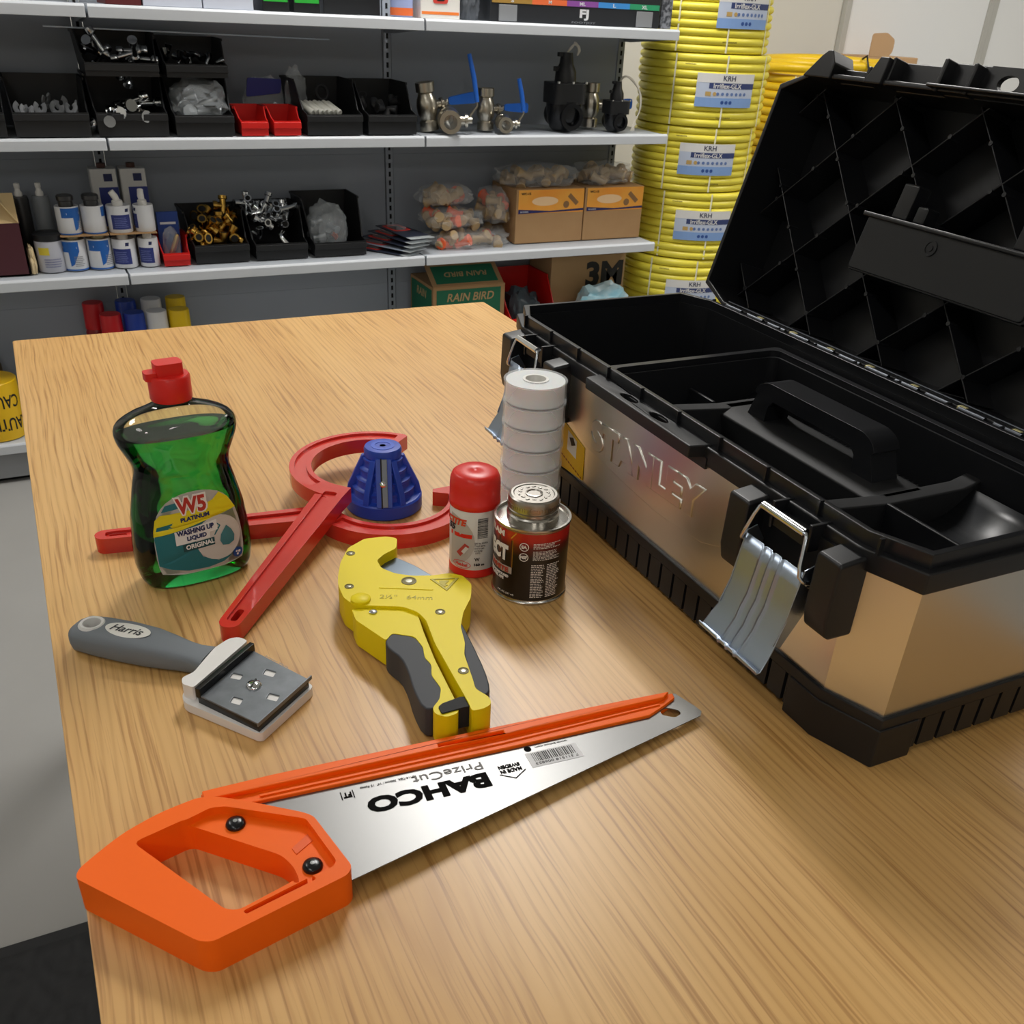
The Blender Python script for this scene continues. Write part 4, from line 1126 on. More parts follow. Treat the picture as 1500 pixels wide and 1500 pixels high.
# ridge along the middle that carries the handle, with end blocks
rid = [(.118, .105), (.112, .130), (.126, .1345), (.166, .1345), (.178, .130), (.176, .105)]
YU = Matrix(((1, 0, 0, 0), (0, 0, 1, 0), (0, 1, 0, 0), (0, 0, 0, 1)))
MB().prism(rid, .150, .385, M=YU).build("tray_ridge", mat("tray_matt", "141517", .62, bump=(1300, .1, .0003)), tr, bevel=.002)
for (va, vb) in ((.140, .158), (.372, .390)):
    MB().prism([(.018, .105), (.018, .1500), (.060, .1400), (.120, .1345), (.205, .1345), (.226, .1400), (.226, .105)], va, vb, M=YU).build("tray_partition", MATS["tray_matt"], tr, bevel=.002)
# scooped pockets at each end: curved floor
for (va, vb) in ((.030, .140), (.390, .434)):
    sc = MB(); rows = []
    for i in range(13):
        t = i / 12
        u = .118 + .100 * t
        z = .1070 + .024 * max(0, (t - .55) / .45) ** 2
        rows.append([(u, va, z), (u, vb, z)])
    vs = [p for r in rows for p in r]
    sc.add(vs, [(2 * i, 2 * i + 2, 2 * i + 3, 2 * i + 1) for i in range(12)])
    so = sc.build("pocket_floor", rb, tr, smooth=60); sm = so.modifiers.new("thick", 'SOLIDIFY'); sm.thickness = .002; sm.offset = -1
    MB().box(.1135, .1175, va, vb, .105, .1360).build("pocket_wall", M_tb, tr, bevel=.001)
# handle: two posts and a rounded grip
hv0, hv1 = .182, .352
hp = [(.130, hv0 + .002), (.130, hv1 - .002), (.134, hv1 + .0), (.162, hv1), (.166, hv1 - .004), (.166, hv0 + .004), (.162, hv0), (.134, hv0)]
hb = MB()
out = [(hv0 - .006, .130), (hv0 + .000, .158), (hv0 + .006, .168), (hv0 + .018, .1735), (hv1 - .018, .1735), (hv1 - .006, .168), (hv1, .158), (hv1 + .006, .130)]
inn = [(hv0 + .022, .130), (hv0 + .024, .150), (hv0 + .030, .1570), (hv1 - .030, .1570), (hv1 - .024, .150), (hv1 - .022, .130)]
out = [out[0]] + roundpoly(out[1:-1], .006, 3) + [out[-1]]
VZ = Matrix(((0, 0, 1, 0), (1, 0, 0, 0), (0, 1, 0, 0), (0, 0, 0, 1)))
MB().prism(out + inn[::-1], .133, .163, M=VZ).build("carry_handle", M_tbs, tr, bevel=.0055, seg=3)
# ------------------------------------------------ lid, swung open on the hinge
lid = bpy.data.objects.new("lid", None); COL.objects.link(lid); lid.parent = TB; lid.empty_display_size = .02
HG = Vector((.262, 0, .1745)); su = Vector((.28, 0, .96)).normalized(); sd = Vector((.96, 0, -.28)).normalized()
# lid coordinates: (s up the lid, v along the box, d away from the opening)
LM = Matrix((su, (0, 1, 0), sd)).transposed().to_4x4(); LM.translation = HG
LS = .264
def lid_print(off=0.0, c=.045, d=.017, s1=LS):
    a, b_, e, f = -off, s1 + off, -off, LV + off
    return [(a, c), (a + d, e), (b_ - d, e), (b_, c), (b_, LV - c), (b_ - d, f), (a + d, f), (a, LV - c)]
LD = .082
wl = MB().prism(lid_print(.002), 0, LD, holes=[lid_print(-.003)], M=LM).build("lid_wall", M_tb, lid, bevel=.0012)
MB().prism(lid_print(.001), LD - .004, LD, M=LM).build("lid_shell", M_tb, lid, bevel=.0015)
# crossed stiffening ribs: the open lattice seen inside the lid
PEG = MB().lathe([(.0024, .0350), (.0024, .0500)], 8).mesh('rib_peg', M_tb)
def lattice():
    n = 0
    for fam in (0, 1):
        for k in range(-7, 8):
            cst = (.625 + k * .116) if fam == 0 else (.231 + k * .116)
            # fam 0: v + s = c ; fam 1: v - s = c ; clip to the lid rectangle
            pts = []
            for s_ in (.004, LS - .004):
                v = cst - s_ if fam == 0 else cst + s_
                pts.append((s_, v))
            (sa, va), (sb, vb) = pts
            ta, tb_ = 0.0, 1.0
            lo, hi = .006, LV - .006
            for (p, q) in ((lo, 1), (hi, -1)):
                fa = (va - p) * q; fb = (vb - p) * q
                if fa < 0 and fb < 0: ta = 2; break
                if fa < 0: ta = max(ta, fa / (fa - fb))
                if fb < 0: tb_ = min(tb_, fa / (fa - fb))
            if ta >= tb_: continue
            A_ = Vector((sa + (sb - sa) * ta, va + (vb - va) * ta)); B_ = Vector((sa + (sb - sa) * tb_, va + (vb - va) * tb_))
            if (B_ - A_).length < .03: continue
            d_ = (B_ - A_).normalized(); nn = Vector((-d_.y, d_.x)) * .0010
            MB().prism([tuple(A_ + nn), tuple(B_ + nn), tuple(B_ - nn), tuple(A_ - nn)], .036, LD - .003, M=LM).build("lid_rib", M_tbs, lid, bevel=.0008)
            L_ = (B_ - A_).length; t = .029
            while t < L_:
                q = A_ + d_ * t
                o = bpy.data.objects.new("rib_peg", PEG); COL.objects.link(o); o.parent = lid; o.matrix_local = LM @ Matrix.Translation((q.x, q.y, 0))
                t += .058
lattice()
# document pocket on the lid
pk = [(.086, .205), (.140, .205), (.140, .430), (.086, .430)]
MB().prism(roundpoly(pk, .004, 2), .010, .014, M=LM).build("pocket_front", M_tbs, lid, bevel=.0015)
MB().prism([(.084, .205), (.088, .205), (.088, .430), (.084, .430)], .012, .060, M=LM).build("pocket_base", M_tb, lid, bevel=.001)
for va in (.203, .428):
    MB().prism([(.086, va), (.138, va), (.138, va + .003), (.086, va + .003)], .012, .060, M=LM).build("pocket_side", M_tb, lid)
MB().prism([(.138, .200), (.143, .200), (.143, .436), (.138, .436)], .006, .016, M=LM).build("pocket_edge", M_tbs, lid, bevel=.0015)
for (va, vb) in ((.385, .405), (.362, .376), (.232, .252)):
    MB().prism([(.143, va), (.178 if vb - va > .018 else .160, va), (.178 if vb - va > .018 else .160, vb), (.143, vb)], .014, .034, M=LM).build("pocket_clip", M_tbs, lid, bevel=.002)
MB().lathe([(.0075, 0), (.0075, .0012), (.0060, .0012), (.0060, .0004), (.0030, .0004), (.0030, .0014), (0, .0014)], 20, M=LM @ Matrix.Translation((.125, .335, .010)) @ Matrix.Rotation(math.pi, 4, 'X')).build("moulding_mark", M_tbs, lid)
# flange along the front edge of the lid with its catch windows
def flange(v0, v1, s0, s1, d0, d1, name="lid_flange", bevel=.0015, m=None):
    return MB().box(s0, s1, v0, v1, d0, d1, M=LM).build(name, m or M_tb, lid, bevel=bevel)
for m_ in (0, 1):
    def V_(v): return LV - v if m_ else v
    def fl(v0, v1, *a, **k):
        x, y = sorted((V_(v0), V_(v1))); return flange(x, y, *a, **k)
    MB().prism([(LS - .004, V_(.600)), (LS + .018, V_(.580)), (LS + .024, V_(.572)), (LS + .024, V_(.565)), (LS + .012, V_(.556)), (LS - .004, V_(.556))], -.004, .028, M=LM).build("latch_ear", M_tb, lid, bevel=.0015)
    fl(.500, .560, LS - .004, LS + .011, .016, .022)
    fl(.556, .561, LS - .004, LS + .012, -.003, .020); fl(.499, .504, LS - .004, LS + .012, -.003, .020)
    MB().prism([(LS - .004, V_(.503)), (LS + .022, V_(.491)), (LS + .022, V_(.478)), (LS - .004, V_(.478))], -.004, .028, M=LM).build("latch_ear", M_tb, lid, bevel=.0015)
    fl(.405, .480, LS - .004, LS + .024, .020, .026)
    fl(.475, .479, LS - .004, LS + .024, .002, .022); fl(.403, .408, LS - .004, LS + .026, -.002, .022)
    fl(.360, .405, LS - .004, LS + .026, .012, .018)
    fl(.366, .371, LS - .004, LS + .024, -.002, .016)
bp = MB().box(LS - .004, LS + .026, .275, .361, .012, .018, M=LM).build("padlock_flange", M_tb, lid)
boolean(bp, [MB().prism(disc(LS + .012, .336, .0075, 20, ry=.0120), -.01, .05, M=LM), MB().prism(disc(LS + .012, .299, .0075, 20, ry=.0120), -.01, .05, M=LM)])
MB().prism([(LS - .0015, .225), (LS + .0015, .225), (LS + .0015, .412), (LS - .0015, .412)], -.009, .012, M=LM).build("lid_lip", M_tbs, lid, bevel=.001)
# hinge strip with knuckles and cream blocks painted as light showing through its gaps
hg = MB().box(.2495, .2680, .052, .583, .1690, .1735).build("hinge_strip", M_tb, TB, bevel=.001)
M_hw = mat("hinge_steel", "4a4d52", .42, 1.0)
for i in range(13):
    v = .060 + i * .0405
    MB().tube([(.2585, v, .1755), (.2585, v + .0300, .1755)], .0028, 10).build("hinge_knuckle", M_hw, hg, smooth=60)
for i in range(8):
    v = .085 + i * .0610
    MB().box(.2600, .2660, v, v + .0090, .1740, .1775).build("hinge_gap_light", mat("gap_light_cream", "d9cf98", .4), hg, bevel=.0008)
MB().tube([(.2640, .055, .1795), (.2640, .580, .1795)], .0009, 6).build("hinge_pin", M_hw, hg)

# ================================================================== things on the shelves
M_bin = mat("bin_black", "1a1b1d", 0.45, bump=(500, .05))
M_bred = mat("bin_red", "cf1d17", 0.40)
def bin_(label, x0, x1, y0, dep, z, h, fh, m=M_bin, group=None):
    """open-fronted picking bin: floor, back, two sloping sides and a low front"""
    w_ = x1 - x0
    t = thing("picking_bin", label, "bin", ((x0 + x1) / 2, y0, z), group=group)
    e = .003; a = w_ / 2
    MB().box(-a + .010, a - .010, .004, dep - .004, 0, .004).build("floor_panel", m, t)
    MB().prism([(-a + .010, 0), (a - .010, 0), (a, h), (-a, h)], dep - e, dep, M=Matrix(((1, 0, 0, 0), (0, 0, 1, 0), (0, 1, 0, 0), (0, 0, 0, 1)))).build("back_wall", m, t)
    for s_ in (-1, 1):
        o = MB()
        side = [(0.004, 0), (dep, 0), (dep, h), (dep * .42, h), (dep * .16, fh * 1.15), (0, fh)]
        lo, hi = [], []
        for (y, zz) in side:
            k = a - .010 + .010 * zz / h
            lo.append((s_ * k, y, zz)); hi.append((s_ * (k - e), y, zz))
        n_ = len(side)
        o.add(lo + hi, [tuple(range(n_)), tuple(range(n_, 2 * n_))[::-1]] + [(i, (i + 1) % n_, n_ + (i + 1) % n_, n_ + i) for i in range(n_)])
        o.build("side_wall", m, t)
        MB().box(s_ * a - .003, s_ * a + .003, dep * .42, dep, h - .006, h).build("rim", m, t)
    k = a - .010 + .010 * fh / h
    MB().prism([(-k + .001, 0), (k - .001, 0), (k, fh), (-k, fh)], 0, e, M=Matrix(((1, 0, 0, 0), (0, 0, 1, 0), (0, 1, 0, 0), (0, 0, 0, 1)))).build("front_wall", m, t)
    MB().box(-k, k, -.006, .002, fh - .018, fh - .003).build("label_holder", m, t, bevel=.001)
    return t
GB = "black picking bins"
FY = 2.828
bin_("black bin at the end of the row, cut off at the picture edge", -.155, .026, FY, .24, Z2, .135, .055, group=GB)
bin_("black bin holding grey pipe clips on the second shelf", .032, .216, FY, .24, Z2, .125, .055, group=GB)
bin_("black bin of long chrome tap parts under the stacked bins", .221, .405, FY, .24, Z2, .135, .055, group=GB)
bin_("black bin holding the bulging clear bag of metal rings", .410, .573, FY, .24, Z2, .135, .050, group=GB)
bin_("upper black bin of chrome tap parts, stacked on another bin", .213, .401, FY + .012, .20, Z2 + .1352, .094, .030, group=GB)
bin_("upper black bin of small dark fittings, beside the chrome one", .405, .572, FY + .012, .20, Z2 + .1352, .086, .030, group=GB)
bin_("black bin with white pipe stubs and a black ring", .757, .927, FY, .24, Z2, .130, .052, group=GB)
bin_("black bin with dark elbows, next to the blue-handled valves", .931, 1.088, FY, .24, Z2, .126, .052, group=GB)
GR = "small red picking bins"
bin_("small red bin next to the bag of metal rings", .579, .661, FY, .13, Z2, .066, .036, M_bred, GR)
bin_("small red bin below the blue-topped clear bag", .666, .750, FY, .13, Z2, .066, .036, M_bred, GR)
Y3 = 2.862
bin_("black bin full of brass fittings", .424, .588, Y3, .22, Z3, .125, .050, group=GB)
bin_("black bin full of chrome elbows and tees", .593, .758, Y3, .22, Z3, .130, .045, group=GB)
bin_("black bin with a clear bag and an orange tag", .764, .938, Y3, .22, Z3, .150, .040, group=GB)
bin_("small red bin with the blue packet, beside the white cans", .338, .420, Y3 - .005, .14, Z3, .070, .034, M_bred, GR)

# ---- small fittings, modelled once and copied
def fit_elbow(m, nm, label, grp, R=.012, L=.026):
    o = MB().tube([(-L, 0, 0), (-L * .3, 0, 0), (-L * .08, 0, L * .06), (0, 0, L * .3), (0, 0, L)], [R * 1.15, R * .8, R * .85, R * .8, R * 1.15], 10)
    o.add([(R * .8 * math.cos(k), R * .8 * math.sin(k), L + .0004) for k in [i * .6283 for i in range(10)]], [tuple(range(10))], 1)
    o.add([(-L - .0004, R * .8 * math.cos(k), R * .8 * math.sin(k)) for k in [i * .6283 for i in range(10)]], [tuple(range(10))], 1)
    o = o.build(nm, [m, M_ink], smooth=50)
    return tag(o, label, "fitting", grp)
def fit_tee(m, nm, label, grp, R=.010, L=.028):
    b_ = MB().tube([(-L, 0, 0), (-L * .7, 0, 0), (-L * .65, 0, 0), (L * .65, 0, 0), (L * .7, 0, 0), (L, 0, 0)], [R * 1.2, R * 1.2, R * .85, R * .85, R * 1.2, R * 1.2], 10)
    b_.tube([(0, 0, 0), (0, 0, L * .55), (0, 0, L * .6), (0, 0, L)], [R * .85, R * .85, R * 1.2, R * 1.2], 10)
    b_.add([(R * .8 * math.cos(k), R * .8 * math.sin(k), L + .0004) for k in [i * .6283 for i in range(10)]], [tuple(range(10))], 1)
    for e in (-L - .0004, L + .0004):
        b_.add([(e, R * .8 * math.cos(k), R * .8 * math.sin(k)) for k in [i * .6283 for i in range(10)]], [tuple(range(10))], 1)
    return tag(b_.build(nm, [m, M_ink], smooth=50), label, "fitting", grp)
def fit_clip(m, nm, label, grp):
    b_ = MB().tube([(.012 * math.cos(t), 0, .012 * math.sin(t)) for t in [math.radians(a) for a in range(-230, 51, 20)]], .003, 6, flat=2.2)
    b_.box(-.006, .006, -.008, .008, -.020, -.011)
    return tag(b_.build(nm, m, smooth=50), label, "fitting", grp)
def fit_bar(m, nm, label, grp, L=.06, R=.008):
    o = MB().lathe([(R * .7, 0), (R, .003), (R, L * .2), (R * .6, L * .25), (R * .6, L * .75), (R, L * .8), (R * 1.2, L * .84), (R * 1.2, L)], 12).build(nm, m, smooth=45)
    return tag(o, label, "fitting", grp)
def scatter(proto, n, x0, x1, y0, y1, z0, z1, seed, flat=False):
    r = random.Random(seed); objs = [proto]
    for i in range(n):
        o = proto if i == 0 else dup(proto)
        t = (i + .5) / n
        y = y0 + (y1 - y0) * r.random()
        o.location = (x0 + (x1 - x0) * ((i * .618) % 1), y, z0 + (z1 - z0) * (.25 * r.random() + .75 * (y - y0) / max(1e-6, y1 - y0)))
        o.rotation_euler = (r.uniform(-.4, .4), r.uniform(-.4, .4), r.uniform(0, 6.28)) if flat else (r.uniform(0, 6.28), r.uniform(0, 6.28), r.uniform(0, 6.28))
scatter(fit_elbow(M_brass, "brass_elbow", "brass elbow fitting in the black bin of brass fittings", "brass elbows in the bin", .013, .026), 12, .448, .566, Y3 + .03, Y3 + .15, Z3 + .045, Z3 + .110, 3)
scatter(fit_tee(M_brass, "brass_tee", "brass tee fitting in the black bin of brass fittings", "brass tees in the bin", .011, .028), 9, .450, .562, Y3 + .03, Y3 + .15, Z3 + .050, Z3 + .135, 4)
scatter(fit_elbow(M_chrome, "chrome_elbow", "chrome elbow fitting in the black bin of chrome fittings", "chrome elbows in the bin", .010, .030), 10, .615, .735, Y3 + .03, Y3 + .16, Z3 + .045, Z3 + .135, 5)
scatter(fit_tee(M_chrome, "chrome_tee", "chrome tee fitting in the black bin of chrome fittings", "chrome tees in the bin", .009, .032), 10, .610, .735, Y3 + .03, Y3 + .16, Z3 + .05, Z3 + .155, 6)
M_pgrey = mat("grey_clip_plastic", "7d8084", .5)
scatter(fit_clip(M_pgrey, "pipe_clip", "grey plastic pipe clip in the black bin", "grey pipe clips in the bin"), 9, .060, .195, FY + .03, FY + .10, Z2 + .05, Z2 + .085, 7, True)
scatter(fit_bar(M_chrome, "tap_part", "long chrome tap part in the lower bin", "chrome tap parts, lower bin", .090, .012), 10, .275, .355, FY + .05, FY + .13, Z2 + .040, Z2 + .075, 8)
scatter(fit_bar(mat("steel_dark", "b9bcc0", .18, 1.0), "tap_spindle", "long chrome tap part in the upper stacked bin", "chrome tap parts, upper bin", .075, .010), 11, .268, .352, FY + .05, FY + .13, Z2 + .165, Z2 + .200, 9)
scatter(fit_elbow(mat("dark_fitting_metal", "6f7275", .25, 1.0), "dark_elbow", "small dark elbow in the upper stacked bin", "dark elbows, upper bin", .008, .018), 9, .425, .555, FY + .04, FY + .12, Z2 + .165, Z2 + .190, 10)
scatter(fit_elbow(mat("black_fitting", "2a2b2d", .3), "black_elbow", "black elbow in the bin next to the valves", "black elbows in the bin", .011, .024), 6, .955, 1.065, FY + .04, FY + .13, Z2 + .05, Z2 + .080, 12)
for i in range(7):
    o = MB().lathe([(.008, 0), (.009, .002), (.009, .050), (.008, .052)], 12).build("pipe_stub", mat("offwhite_pipe", "cfcfc6", .45), smooth=45)
    tag(o, "white plastic pipe stub lying in the black bin", "pipe", "white pipe stubs in the bin")
    o.location = (.795 + i * .0128, FY + .05, Z2 + .050 + .002 * (i % 2)); o.rotation_euler = (-1.15, 0, .55)
o = MB().tube([(.019 * math.cos(t), .019 * math.sin(t), 0) for t in [2 * math.pi * i / 24 for i in range(24)]], .005, 8, closed=True).build("rubber_ring", M_rubber, smooth=60)
tag(o, "black rubber ring standing behind the white pipe stubs", "ring"); o.location = (.845, FY + .13, Z2 + .095); o.rotation_euler = (1.35, 0, .3)
for i in range(3):
    o = MB().lathe([(.007, 0), (.0075, .002), (.0075, .012), (.005, .016), (0, .016)], 10).build("bolt_cap", M_white, smooth=45)
    tag(o, "white plastic end cap in the small red bin", "cap", "white end caps in the red bin"); o.location = (.605 + .017 * i, FY + .03 + .012 * i, Z2 + .008); o.rotation_euler = (.5 * i, .3, 0)

# ---- clear bags
M_film = mat("clear_film", "e4e6e6", .10, alpha=.20, spec=1.0, bump=(70, .9, .004))
M_filmw = film("milky_film", "dfe6e8", .45, .22)
M_crystal = mat("crinkled_film", "e6edf2", .07, alpha=.22, spec=1.0, bump=(60, .9, .004))
def bag(name, label, cat, loc, size, seed, m=M_film, rot=0.0, group=None, stuff=None):
    t = thing(name, label, cat, loc, rot, group)
    blob("film", size, m, t, seed, .22, 2.2, 4, crumple=.22)
    r = random.Random(seed)
    if stuff:
        for (mm_, n_, L, R) in stuff:
            me = None
            for i in range(n_):
                x = r.uniform(-.68, .68) * size[0]; y = r.uniform(-.6, .6) * size[1]; z = r.uniform(.25, 1.1) * size[2]
                M_ = Matrix.Translation((x, y, z)) @ Matrix.Rotation(r.uniform(0, 3), 4, 'Z') @ Matrix.Rotation(r.uniform(1.0, 2.1), 4, 'X')
                if me is None:
                    o = MB().lathe([(R, -L / 2), (R * 1.1, -L / 2 + .003), (R * .8, -L * .2), (R * .8, L * .2), (R * 1.1, L / 2 - .003), (R, L / 2)], 10).build("fitting", mm_, t, smooth=45); me = o.data
                else:
                    o = bpy.data.objects.new("fitting", me); COL.objects.link(o); o.parent = t
                o.matrix_local = M_
    return t
M_tan = mat("tan_fitting", "b79c74", .45, .2); M_orange2 = mat("orange_tag", "f0693c", .5); M_grey3 = mat("grey_fitting", "9aa0a4", .3, .9)
GBAG = "clear bags of fittings"
bag("clear_bag", "bulging clear bag of metal rings on the second shelf", "bag", (.492, FY + .085, Z2 + .030), (.070, .078, .058), 21, M_crystal, stuff=[(M_grey3, 7, .07, .018)])
bag("clear_bag", "blue-topped clear bag behind the small red bins", "bag", (.690, FY + .185, Z2), (.055, .022, .075), 22, M_crystal, stuff=[(M_grey3, 3, .03, .007)])
MB().prism(roundpoly([(-.052, .080), (.045, .090), (.050, .125), (-.045, .128)], .006, 2), -.026, -.022, M=Matrix(((1, 0, 0, .690), (0, 0, 1, FY + .185), (0, 1, 0, Z2), (0, 0, 0, 1)))).build("bag_header", mat("header_blue", "2a2f7e", .5))
hdr = bpy.data.objects["bag_header"]; tag(hdr, "dark blue card header of the clear bag behind the red bins", "card")
bag("clear_bag", "small clear bag leaning at the back of the pipe stub bin", "bag", (.780, FY + .17, Z2 + .006), (.030, .020, .085), 23, M_crystal)
bag("clear_bag", "clear bag of hose fittings in the black bin with an orange tag", "bag", (.830, Y3 + .07, Z3 + .006), (.058, .055, .075), 24, M_crystal, stuff=[(M_grey3, 6, .04, .011), (M_orange2, 1, .03, .013)])
bx = [("clear bag of fittings at the bottom of the bag pile", 1.285, 2.925, Z3, .140, .075, .030, 31), ("middle clear bag of the pile, with an orange tag showing", 1.235, 2.935, Z3 + .060, .100, .07, .031, 32),
      ("upper clear bag of the pile, orange tag on top", 1.220, 2.955, Z3 + .123, .090, .065, .031, 33), ("clear bag of the pile leaning against the cardboard box", 1.392, 2.960, Z3 + .062, .043, .065, .060, 34)]
for (lb_, x, y, z, a, b_, c, sd_) in bx:
    bag("clear_bag", lb_, "bag", (x, y, z), (a, b_, c), sd_, M_film, 0, GBAG, [(M_tan, 18, .05, .015), (M_orange2, 3, .05, .017)])
bag("clear_bag", "clear bag of tan fittings lying on the nearer orange-labelled box", "bag", (1.545, 2.965, Z3 + .1675), (.135, .075, .036), 35, M_film, .0, GBAG, [(M_tan, 22, .055, .015)])
bag("clear_bag", "clear bag of tan fittings lying on the box next to the hose", "bag", (1.800, 2.965, Z3 + .1675), (.105, .075, .038), 36, M_film, .1, GBAG, [(M_tan, 18, .055, .016)])
bag("plastic_bag", "pale crumpled plastic bag in front of the large cardboard box", "bag", (1.775, 2.865, Z4), (.125, .050, .165), 37, mat("pale_bag", "cfe0e4", .3, alpha=.9, var=(22, .18, "8fc4d6")))

# ---- flat steel strip lying across the upper bins
o = MB().box(0, .73, -.010, .010, 0, .003).build("steel_strip", M_zinc); tag(o, "thin steel strip lying across the stacked upper bins", "strip")
o.location = (.150, 2.985, Z2 + .2325); o.rotation_euler = (0, .012, 0)

# ---- ball valves with blue levers
M_vsteel = mat("valve_steel", "b9b3a6", .28, 1.0); M_lever = mat("blue_lever", "1f62c4", .35)
def valve(label, loc, rot, s=1.0, lever_up=False):
    t = thing("ball_valve", label, "valve", loc, 0, "ball valves with blue levers")
    t.rotation_euler = rot
    L = .055 * s; R = .024 * s
    MB().lathe([(R * .62, -L), (R, -L), (R, -L * .62), (R * .78, -L * .55), (R * 1.05, -L * .28), (R * 1.12, 0), (R * 1.05, L * .28), (R * .78, L * .55), (R, L * .62), (R, L), (R * .62, L), (R * .62, -L)], 20).build("valve_body", M_vsteel, t, smooth=35)
    MB().lathe([(R * .60, -L * .55), (0, -L * .55)], 20).build("ball", M_chrome, t)
    X = Matrix.Rotation(math.pi / 2, 4, 'Y')
    MB().lathe([(R * .45, R * .9), (R * .45, R * 1.5), (R * .62, R * 1.52), (R * .62, R * 1.8), (R * .3, R * 1.82), (R * .3, R * 2.2)], 12, M=X).build("stem", M_vsteel, t, smooth=35)
    d0 = R * 1.9
    if lever_up:          # the valve lies with its bore facing out; local y is up
        MB().tube([(d0, 0, 0), (d0 + .004, .010 * s, 0), (d0 + .018 * s, .030 * s, 0), (d0 + .018 * s, .042 * s, 0)], .003 * s, 6).build("lever_arm", M_vsteel, t, smooth=50)
        MB().tube([(d0 + .018 * s, .038 * s, 0), (d0 + .010 * s, .085 * s, 0), (d0 - .002 * s, .132 * s, 0)], [.0065, .0072, .006], 10).build("lever_sleeve", M_lever, t, smooth=60)
    else:
        MB().tube([(d0, 0, 0), (d0 + .012 * s, 0, .004 * s), (d0 + .025 * s, 0, .006 * s)], .005 * s, 6).build("lever_arm", M_vsteel, t, smooth=50)
        MB().prism(roundpoly([(d0 + .012 * s, -.008 * s), (d0 + .090 * s, -.014 * s), (d0 + .090 * s, .014 * s), (d0 + .012 * s, .010 * s)], .009 * s, 4), -.004, .004, M=Matrix(((1, 0, 0, 0), (0, 0, 1, -.004), (0, 1, 0, .004), (0, 0, 0, 1)))).build("lever_sleeve", M_lever, t, bevel=.003)
    return t
valve("larger standing ball valve, blue lever pointing sideways", (1.142, 2.900, Z2 + .067), (0, math.radians(-8), 0), 1.15)
valve("larger lying ball valve, open bore facing out, tall blue lever", (1.195, 2.862, Z2 + .0352), (math.radians(90), 0, math.radians(-18)), 1.3, True)
valve("smaller standing ball valve, blue lever held level", (1.333, 2.905, Z2 + .060), (0, 0, 0), 1.03)
valve("smaller lying ball valve, open bore facing out, short blue lever", (1.375, 2.862, Z2 + .0250), (math.radians(90), 0, math.radians(-18)), .92, True)
# ---- irrigation solenoid valves
def solenoid(label, loc, s):
    t = thing("solenoid_valve", label, "valve", loc, 0)
    MB().lathe([(.030 * s, 0), (.040 * s, .008 * s), (.050 * s, .030 * s), (.054 * s, .060 * s), (.056 * s, .085 * s)], 28).build("valve_body", M_blackgloss, t, smooth=40)
    MB().lathe([(.026 * s, -.062 * s), (.036 * s, -.062 * s), (.038 * s, -.040 * s), (.034 * s, -.02 * s), (.034 * s, .05 * s), (.038 * s, .060 * s), (.026 * s, .060 * s), (.026 * s, -.062 * s)], 28, M=Matrix.Translation((0, 0, .044 * s)) @ Matrix.Rotation(math.pi / 2, 4, 'X')).build("inlet_socket", M_blackgloss, t, smooth=40)
    MB().lathe([(.022 * s, 0), (0, 0)], 20, M=Matrix.Translation((0, .01, .044 * s)) @ Matrix.Rotation(math.pi / 2, 4, 'X')).build("bore", M_ink, t)
    MB().prism(roundpoly([(-.056 * s, -.052 * s), (.056 * s, -.052 * s), (.056 * s, .052 * s), (-.056 * s, .052 * s)], .026 * s, 4), .078 * s, .135 * s).build("bonnet", M_black, t, bevel=.003)
    for (x, y) in ((-.048, -.046), (.048, -.046), (0, -.050)):
        MB().lathe([(.005 * s, 0), (.005 * s, .006 * s), (0, .007 * s)], 8, M=Matrix.Translation((x * s, y * s, .134 * s))).build("bonnet_screw", M_steel, t)
    MB().lathe([(.034 * s, .134 * s), (.032 * s, .165 * s), (.022 * s, .185 * s), (.018 * s, .215 * s)], 20).build("coil_tower", M_black, t, smooth=40)
    MB().box(-.030 * s, .004 * s, -.008 * s, .008 * s, .204 * s, .216 * s).build("bleed_lever", M_black, t, bevel=.002)
    MB().box(-.042 * s, -.020 * s, -.006 * s, .006 * s, .165 * s, .178 * s).build("bleed_knob", M_black, t, bevel=.002)
    return t
M_wirew = mat("white_wire", "d8d2c6", .5)
s1 = solenoid("tall black irrigation valve standing by itself on the second shelf", (1.600, 2.905, Z2), 1.0)
for k in range(3):
    MB().tube(smoothpoly([(.0, 0, .214), (.012 + .004 * k, -.004, .234), (.028, .004 * k, .238 + .004 * k), (.040 + .004 * k, 0, .225), (.038, .003, .208)], 1, False), .0022, 6).build("wire", M_wirew, s1, smooth=60)
s2 = solenoid("small black irrigation valve with long white wires, near the shelf end", (1.775, 2.880, Z2), .66)
for k in range(3):
    MB().tube(smoothpoly([(.006, 0, .14), (.020, -.006 * k, .160), (.050, -.01, .150 - .004 * k), (.078 + .003 * k, -.012, .110), (.084, -.014, .060), (.060, -.02, .030), (.050 + .006 * k, -.022, .0035)], 2, False), .0021, 6).build("wire", M_wirew, s2, smooth=60)
valve("ball valve half hidden behind the small black irrigation valve", (1.735, 2.975, Z2 + .067), (0, 0, 0), 1.15)

